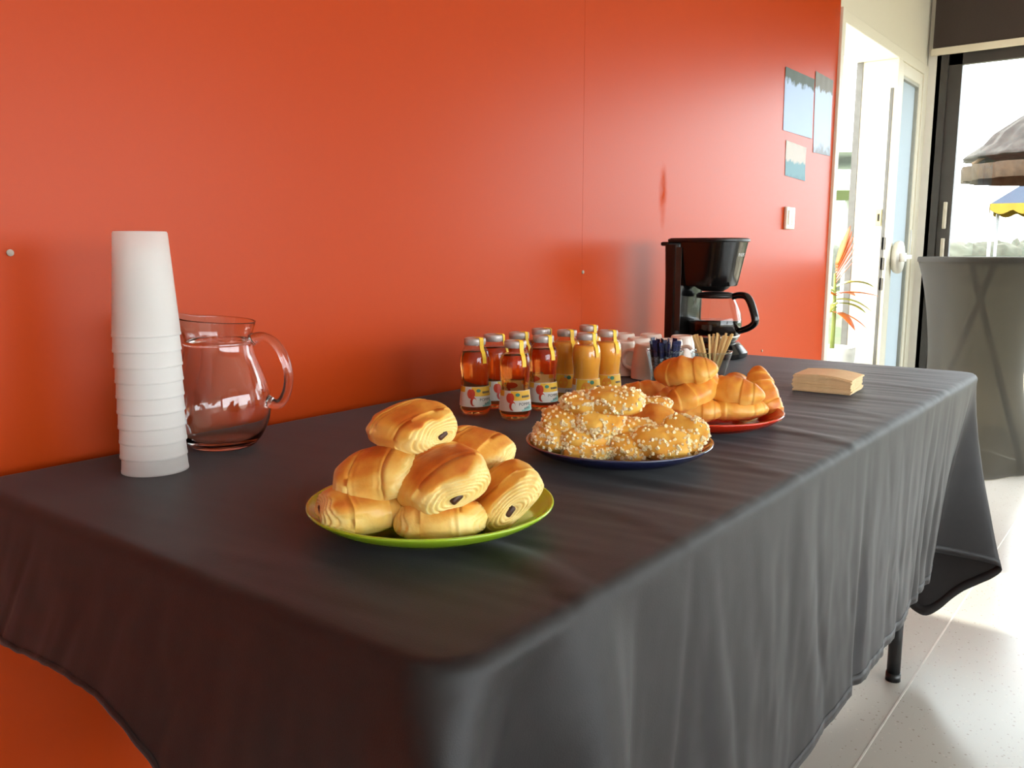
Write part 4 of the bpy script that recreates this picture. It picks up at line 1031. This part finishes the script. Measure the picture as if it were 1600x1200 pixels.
# ------------------------------------------------------------------ upturned mugs
M_mug = mat('blush_white_ceramic', (232, 216, 204), rough=0.3, spec=0.5, coat=0.3, var=(228, 210, 198), var_scale=20)
def mug():
    o = thing('coffee_mug', 'blush white ceramic mug turned upside down between the juice bottles and the coffee maker', 'mug', group='upturned coffee mugs')
    P = smooth_prof([(0.0330, 0.0), (0.0338, 0.0012), (0.0336, 0.010), (0.0322, 0.030), (0.0298, 0.052), (0.0272, 0.068), (0.0258, 0.0735), (0.0235, 0.0760)], 4) + [(0.0205, .0760), (0.0195, .0745), (0.0, .0745)]
    lathe('body', P, M_mug, o, n=48, cb=False, ct=False)
    lathe('inner_wall', [(0.0330, 0.0), (0.0315, 0.0012), (0.030, 0.03), (0.0255, .066), (0.02, .071), (0, .071)], M_mug, o, n=48, cb=False, ct=False)
    tube('handle', smooth_prof([(0.0290, 0, .058), (0.042, 0, .060), (0.053, 0, .050), (0.055, 0, .037), (0.049, 0, .024), (0.0325, 0, .018)], 4), 0.0042, M_mug, o, n=10, flat=1.3)
    return o
m0 = mug(); ft = True
for (px, py, ha) in ((974, 533, -55), (1011, 537.5, 150), (998, 528, -60), (975, 521, 20), (1017, 522, 70), (1048, 530, -30), (1066, 524.5, 60)):
    p = on_z(px, py, ZT + .076); o = m0 if ft else copy_tree(m0); ft = False
    o.location = (p.x, p.y, ZT + .001); o.rotation_euler = (0, 0, RIGHT + math.radians(ha))

# ------------------------------------------------------------------ glass of sugar sticks, glass of stirrers
M_tum = thin_glass('tumbler_glass', (0.90, 0.93, 0.93), 0.02, 1.5, 1.6)
def tumbler(p, rt, rb, h, label, facets=0):
    o = thing('glass_tumbler', label, 'tumbler', (p.x, p.y, ZT + .001))
    n = 60; sh = (lambda a, z: 1 - (0.035 * (1 - abs(math.cos(a * facets / 2))) if z < h * .82 else 0)) if facets else None
    P = [(rb - .003, 0), (rb, .002), (rb + (rt - rb) * .3, h * .3), (rb + (rt - rb) * .7, h * .68), (rt, h * .95), (rt, h), (rt - .0015, h), (rt - .002, h * .95), (rb + (rt - rb) * .7 - .0022, h * .68), (rb + (rt - rb) * .3 - .0022, h * .3), (rb - .002, .007), (0, .006)]
    lathe('body', P, M_tum, o, n=n, ct=False, shape=sh)
    lathe('rim', [(rt - .0017, h - .0008), (rt + .0004, h - .0006), (rt + .0005, h + .0006), (rt - .0016, h + .0008)], M_glass, o, n=n, cb=False, ct=False)
    return o
sg = on_z(1038, 599, ZT)
tumbler(sg, 0.0395, 0.0270, 0.071, 'faceted glass tumbler packed with sugar sticks', 12)
M_s1 = mat('navy_sugar_wrapper', (28, 34, 84), rough=0.35, var=(20, 24, 54), var_scale=120)
M_s2 = mat('patterned_sugar_wrapper', (40, 40, 48), rough=0.4, var=(196, 198, 206), var_scale=260)
rs = random.Random(21)
def stick_obj(name, p0, d, ln, w, t, mt, spin, parent=None):
    """a flat stick from p0 along unit d"""
    R = d.to_track_quat('Z', 'Y').to_euler()
    bm = bmesh.new(); add_box(bm, (-w / 2, -t / 2, 0), (w / 2, t / 2, ln), min(w, t) * .25, 1)
    o = bm_obj(name, bm, mt); o.location = p0
    o.rotation_euler = (d.to_track_quat('Z', 'Y').to_matrix().to_4x4() @ Matrix.Rotation(spin, 4, 'Z')).to_euler(); return o
cells = [(0, 0)] + [(0.0105 * math.cos(k * 1.047), 0.0105 * math.sin(k * 1.047)) for k in range(6)] + [(0.0175 * math.cos(k * .5236 + .2), 0.0175 * math.sin(k * .5236 + .2)) for k in range(12)]
for i, (cx_, cy_) in enumerate(cells):
    p0 = Vector((sg.x + cx_, sg.y + cy_, ZT + .0085)); lean = Vector((cx_ * 8 + rs.uniform(-.03, .03), cy_ * 8 + rs.uniform(-.03, .03), 1)).normalized()
    hue = i % 3 != 2
    ln = rs.uniform(.072, .086)
    o = thing('sugar_stick', 'slim navy wrapped sugar stick standing in the faceted glass', 'sugar stick', p0, group='sugar sticks in the glass')
    o.rotation_euler = (lean.to_track_quat('Z', 'Y').to_matrix().to_4x4() @ Matrix.Rotation(rs.uniform(0, 3), 4, 'Z')).to_euler()
    bm = bmesh.new(); add_box(bm, (-.0048, -.0026, 0), (.0048, .0026, ln * .62), .001, 1); bm_obj('printed_sleeve', bm, M_s2, o)
    bm = bmesh.new(); add_box(bm, (-.0049, -.0024, ln * .60), (.0049, .0024, ln - .004), .001, 1); add_box(bm, (-.0052, -.0006, ln - .005), (.0052, .0006, ln + .003)); bm_obj('wrapper', bm, M_s1, o)
sr = on_z(1110, 591, ZT)
tumbler(sr, 0.0450, 0.0300, 0.059, 'plain glass tumbler holding wooden stirrers')
M_st = mat('birch_wood', (226, 188, 124), rough=0.6, var=(214, 172, 106), var_scale=30, stretch=(60, 60, 2))
RV = Vector((math.cos(RIGHT), math.sin(RIGHT), 0)); FV = Vector((-RV.y, RV.x, 0))
stx = [(-.040 + .0036 * k, 0.3) for k in range(6)] + [(-.008, .2), (-.004, .5)] + [(.004 + .0032 * k, .1) for k in range(15)]
for i, (tx_, _q) in enumerate(stx):
    bx_ = -.012 + .030 * (i / len(stx)) + rs.uniform(-.004, .004); by_ = rs.uniform(-.012, .012)
    p0 = Vector((sr.x, sr.y, ZT + .0085)) + RV * bx_ * .7 + FV * by_
    pt_ = Vector((sr.x, sr.y, ZT + .096 + rs.uniform(-.004, .004))) + RV * (tx_ * 1.02) + FV * (by_ * 1.6)
    d = (pt_ - p0); ln = d.length
    bm = bmesh.new(); w, t = .0052, .0014
    add_box(bm, (-w / 2, -t / 2, 0), (w / 2, t / 2, ln)); 
    for v in bm.verts: pass
    o = stick_obj('wooden_stirrer', p0, d.normalized(), ln, w, t, M_st, rs.uniform(-.35, .35)); bm.free()
    # keep the flat side towards the viewer
    q = d.normalized(); xa = RV - q * RV.dot(q); xa.normalize(); ya = q.cross(xa)
    o.rotation_euler = (Matrix((xa, ya, q)).transposed().to_4x4() @ Matrix.Rotation(rs.uniform(-.4, .4), 4, 'Z')).to_euler()
    tag(o, 'flat birch wood stirrer standing in the plain glass', 'stirrer', 'wooden stirrers in the glass')

# ------------------------------------------------------------------ kraft napkins
na, nb, ncn = on_z(1238, 611, ZT), on_z(1329, 619, ZT), on_z(1346, 607, ZT)
ux = (nb - na); W_ = ux.length; ux.normalize(); uy = Vector((-ux.y, ux.x, 0)); D_ = 0.105
if (ncn - nb).dot(uy) < 0: uy = -uy
M_nap = mat('kraft_paper', (242, 214, 168), rough=0.85, var=(236, 206, 158), var_scale=60, bump=0.2, bump_scale=300)
rn = random.Random(8); NN = 13; TH = 0.0026
for k in range(NN):
    zt = ZT + .001 + k * TH; jx, jy = rn.uniform(-.0015, .0015), rn.uniform(-.002, .002); rz = rn.uniform(-.012, .012)
    nx_, ny_ = 14, 8; vs, fs = [], []
    amp = .0035 * (k / NN) ** 2
    for side in (0, 1):
        for j in range(ny_ + 1):
            for i in range(nx_ + 1):
                u, v = i / nx_, j / ny_
                droop = -amp * max(0, (u - .45) / .55) ** 2 * 1.8 + amp * math.sin(math.pi * u) * .8
                edge = 0.0022 * n3(u * 3 + k * .7, v * 3 + k * .4, k * 1.1) * (abs(u - .5) * 2) ** 3
                zz = side * (TH * .93) + droop
                X = (u - .5) * W_ * (1 + edge * 3) + edge; Y = (v - .5) * D_ + 0.0018 * n1(k * 1.3 + u * 2, 3)
                vs.append((X + jx, Y + jy, zz))
    S = (nx_ + 1) * (ny_ + 1)
    for j in range(ny_):
        for i in range(nx_):
            a = j * (nx_ + 1) + i; fs.append((a + nx_ + 1, a + nx_ + 2, a + 1, a)); fs.append((S + a, S + a + 1, S + a + nx_ + 2, S + a + nx_ + 1))
    per = [i for i in range(nx_)] + [j * (nx_ + 1) + nx_ for j in range(ny_)] + [ny_ * (nx_ + 1) + i for i in range(nx_, 0, -1)] + [j * (nx_ + 1) for j in range(ny_, 0, -1)]
    for a, b in zip(per, per[1:] + per[:1]): fs.append((a, b, S + b, S + a))
    o = mesh_obj('paper_napkin', vs, fs, M_nap, smooth=False)
    cc = (na + nb) / 2 + uy * (D_ / 2)
    o.location = (cc.x, cc.y, zt); o.rotation_euler = (0, 0, math.atan2(ux.y, ux.x) + rz)
    tag(o, 'folded kraft paper napkin, topmost of its stack' if k == NN - 1 else 'folded kraft paper napkin inside the stack near the table end', 'napkin', 'stacked kraft napkins')

# ------------------------------------------------------------------ coffee maker
M_blk = mat('gloss_black_plastic', (14, 13, 13), rough=0.16, spec=0.5, var=(17, 16, 16), var_scale=20)
M_blk2 = mat('satin_black_plastic', (24, 23, 23), rough=0.34, spec=0.5, var=(28, 27, 27), var_scale=30)
KX, KY = 2.108, 0.982
cm = thing('coffee_maker', 'black drip coffee maker standing at the table end by the wall', 'coffee maker', (KX, KY, ZT + .001))
def d_loft(name, levels, material, parent, n=40, smooth=True):
    """levels: (z, half width, front y, back y, back corner)"""
    vs, fs = [], []
    def outline(hw, fy, by, bc):
        pts = []; fd = min(hw, 0.9 * (by - fy) * .62)
        yc = fy + fd * 1.0
        for k in range(n):
            a = math.pi * k / (n - 1); pts.append((-hw * math.copysign(abs(math.cos(a)) ** .75, math.cos(a)), yc - (yc - fy) * abs(math.sin(a)) ** .85))
        for k in range(6):
            a = math.pi / 2 * k / 5; pts.append((hw - bc + bc * math.cos(a), by - bc + bc * math.sin(a)))
        for k in range(6):
            a = math.pi / 2 * k / 5; pts.append((-hw + bc - bc * math.sin(a), by - bc + bc * math.cos(a)))
        return pts
    cnt = None
    for (z, hw, fy, by, bc) in levels:
        o = outline(hw, fy, by, bc); cnt = len(o); vs += [(x, y, z) for x, y in o]
    for i in range(len(levels) - 1):
        for k in range(cnt): k2 = (k + 1) % cnt; fs.append((i * cnt + k, i * cnt + k2, (i + 1) * cnt + k2, (i + 1) * cnt + k))
    fs.append(tuple(range(cnt - 1, -1, -1))); fs.append(tuple(range((len(levels) - 1) * cnt, len(levels) * cnt)))
    o = mesh_obj(name, vs, fs, material, parent, smooth=smooth)
    m = o.modifiers.new('edges', 'EDGE_SPLIT'); m.split_angle = math.radians(40)
    return o
d_loft('base', [(0, .074, -.088, .10, .015), (.004, .078, -.094, .102, .018), (.014, .079, -.095, .102, .02), (.030, .068, -.082, .10, .02), (.040, .062, -.072, .09, .02), (.0405, .058, -.068, .09, .02)], M_blk, cm)
lathe('hotplate', [(.052, .0395), (.054, .042), (.052, .0435)], mat('dark_hotplate', (40, 38, 36), rough=0.3, metal=0.6, var=(46, 44, 42), var_scale=40), cm, n=40, loc=(0, -.012, 0))
d_loft('water_tank', [(.012, .076, .052, .102, .016), (.05, .076, .050, .102, .016), (.20, .077, .046, .102, .016), (.290, .079, .04, .104, .016), (.2915, .079, .04, .104, .016)], M_blk, cm)
hd_ = d_loft('brew_head', [(.186, .066, -.0595, .06, .012), (.188, .0672, -.0613, .06, .012), (.215, .0690, -.067, .06, .012), (.2565, .0732, -.07575, .06, .012), (.298, .0775, -.0845, .06, .012)], M_blk, cm)
d_loft('lid', [(.2985, .0785, -.0870, .095, .016), (.3005, .0800, -.0890, .096, .016), (.3050, .0800, -.0890, .096, .016), (.3085, .076, -.083, .09, .016)], M_blk2, cm)
d_loft('drip_outlet', [(.172, .020, -.03, .02, .008), (.180, .034, -.042, .03, .010), (.189, .040, -.048, .04, .010)], M_blk2, cm)
box('rear_grip', (-.079, .088, .2885), (.079, .112, .299), M_blk2, cm, bevel=.004)
M_win = mat('smoked_gauge_window', (44, 42, 40), rough=0.12, spec=0.6, var=(38, 36, 34), var_scale=12)
box('water_gauge', (-.0788, .050, .07), (-.0768, .066, .285), M_win, cm, bevel=.0008)
# maker's name on the front of the head
vs, fs = text_mesh('PHILIPS', .0115)
wtx = max(v.x for v in vs)
def head_front(z): 
    return -.067 - (z - .215) / (.298 - .215) * (.0845 - .067)
tv = []
for v in vs:
    x = v.x - wtx / 2; z = .262 + v.y; hw = .0745; fy = head_front(z); fd = min(hw, .9 * (.06 - fy) * .62)
    c_ = min(1, abs(x) / hw) ** (1 / .75); s_ = math.sqrt(max(0, 1 - c_ * c_)); tv.append((x, fy + fd - fd * s_ ** .85 - .0006, z))
mesh_obj('lettering', tv, fs, mat('white_print', (225, 225, 225), rough=0.5, var=(220, 220, 220), var_scale=50), hd_, smooth=False)
# carafe
cf = thing('coffee_carafe', 'glass coffee carafe with black handle, half full on the hotplate', 'carafe', (KX, KY - .012, ZT + .0455))
CP = smooth_prof([(0.048, 0), (0.056, .003), (0.0655, .020), (0.0690, .040), (0.0665, .064), (0.0585, .088), (0.0490, .108), (0.0455, .116)], 5)
lathe('glass_body', CP, thin_glass('carafe_glass', (0.93, 0.94, 0.93), 0.0, 1.5, 1.2), cf, n=56, ct=False)
cof = [(r - .0018, z + .002) for r, z in CP if z < .052]
lathe('coffee', cof, mat('black_coffee', (22, 10, 5), rough=0.05, spec=0.5, var=(26, 12, 6), var_scale=20), cf, n=56)
lathe('steel_band', [(0.0575, .003), (0.0620, .010), (0.0600, .0125), (0.0640, .0155), (0.0660, .0155), (0.0635, .008), (0.0585, .001)], mat('steel_band', (200, 196, 186), rough=0.25, metal=0.9, var=(186, 182, 172), var_scale=30), cf, n=56, cb=False, ct=False)
lathe('collar', [(0.0455, .110), (0.0500, .1105), (0.0505, .119), (0.0460, .121), (0.044, .119)], M_blk2, cf, n=48, cb=False, ct=False)
lathe('lid', [(0.046, .1185), (0.0465, .1225), (0.030, .1255), (0.0, .1262)], M_blk2, cf, n=40, ct=False)
hp = smooth_prof([(0, -.046, .114), (0, -.062, .1185), (0, -.082, .117), (0, -.094, .104), (0, -.104, .080), (0, -.110, .056), (0, -.104, .044), (0, -.088, .034), (0, -.066, .026)], 5)
tube('handle', hp, [0.008 + .0015 * math.sin(math.pi * i / (len(hp) - 1)) for i in range(len(hp))], M_blk, cf, n=14, flat=1.25)
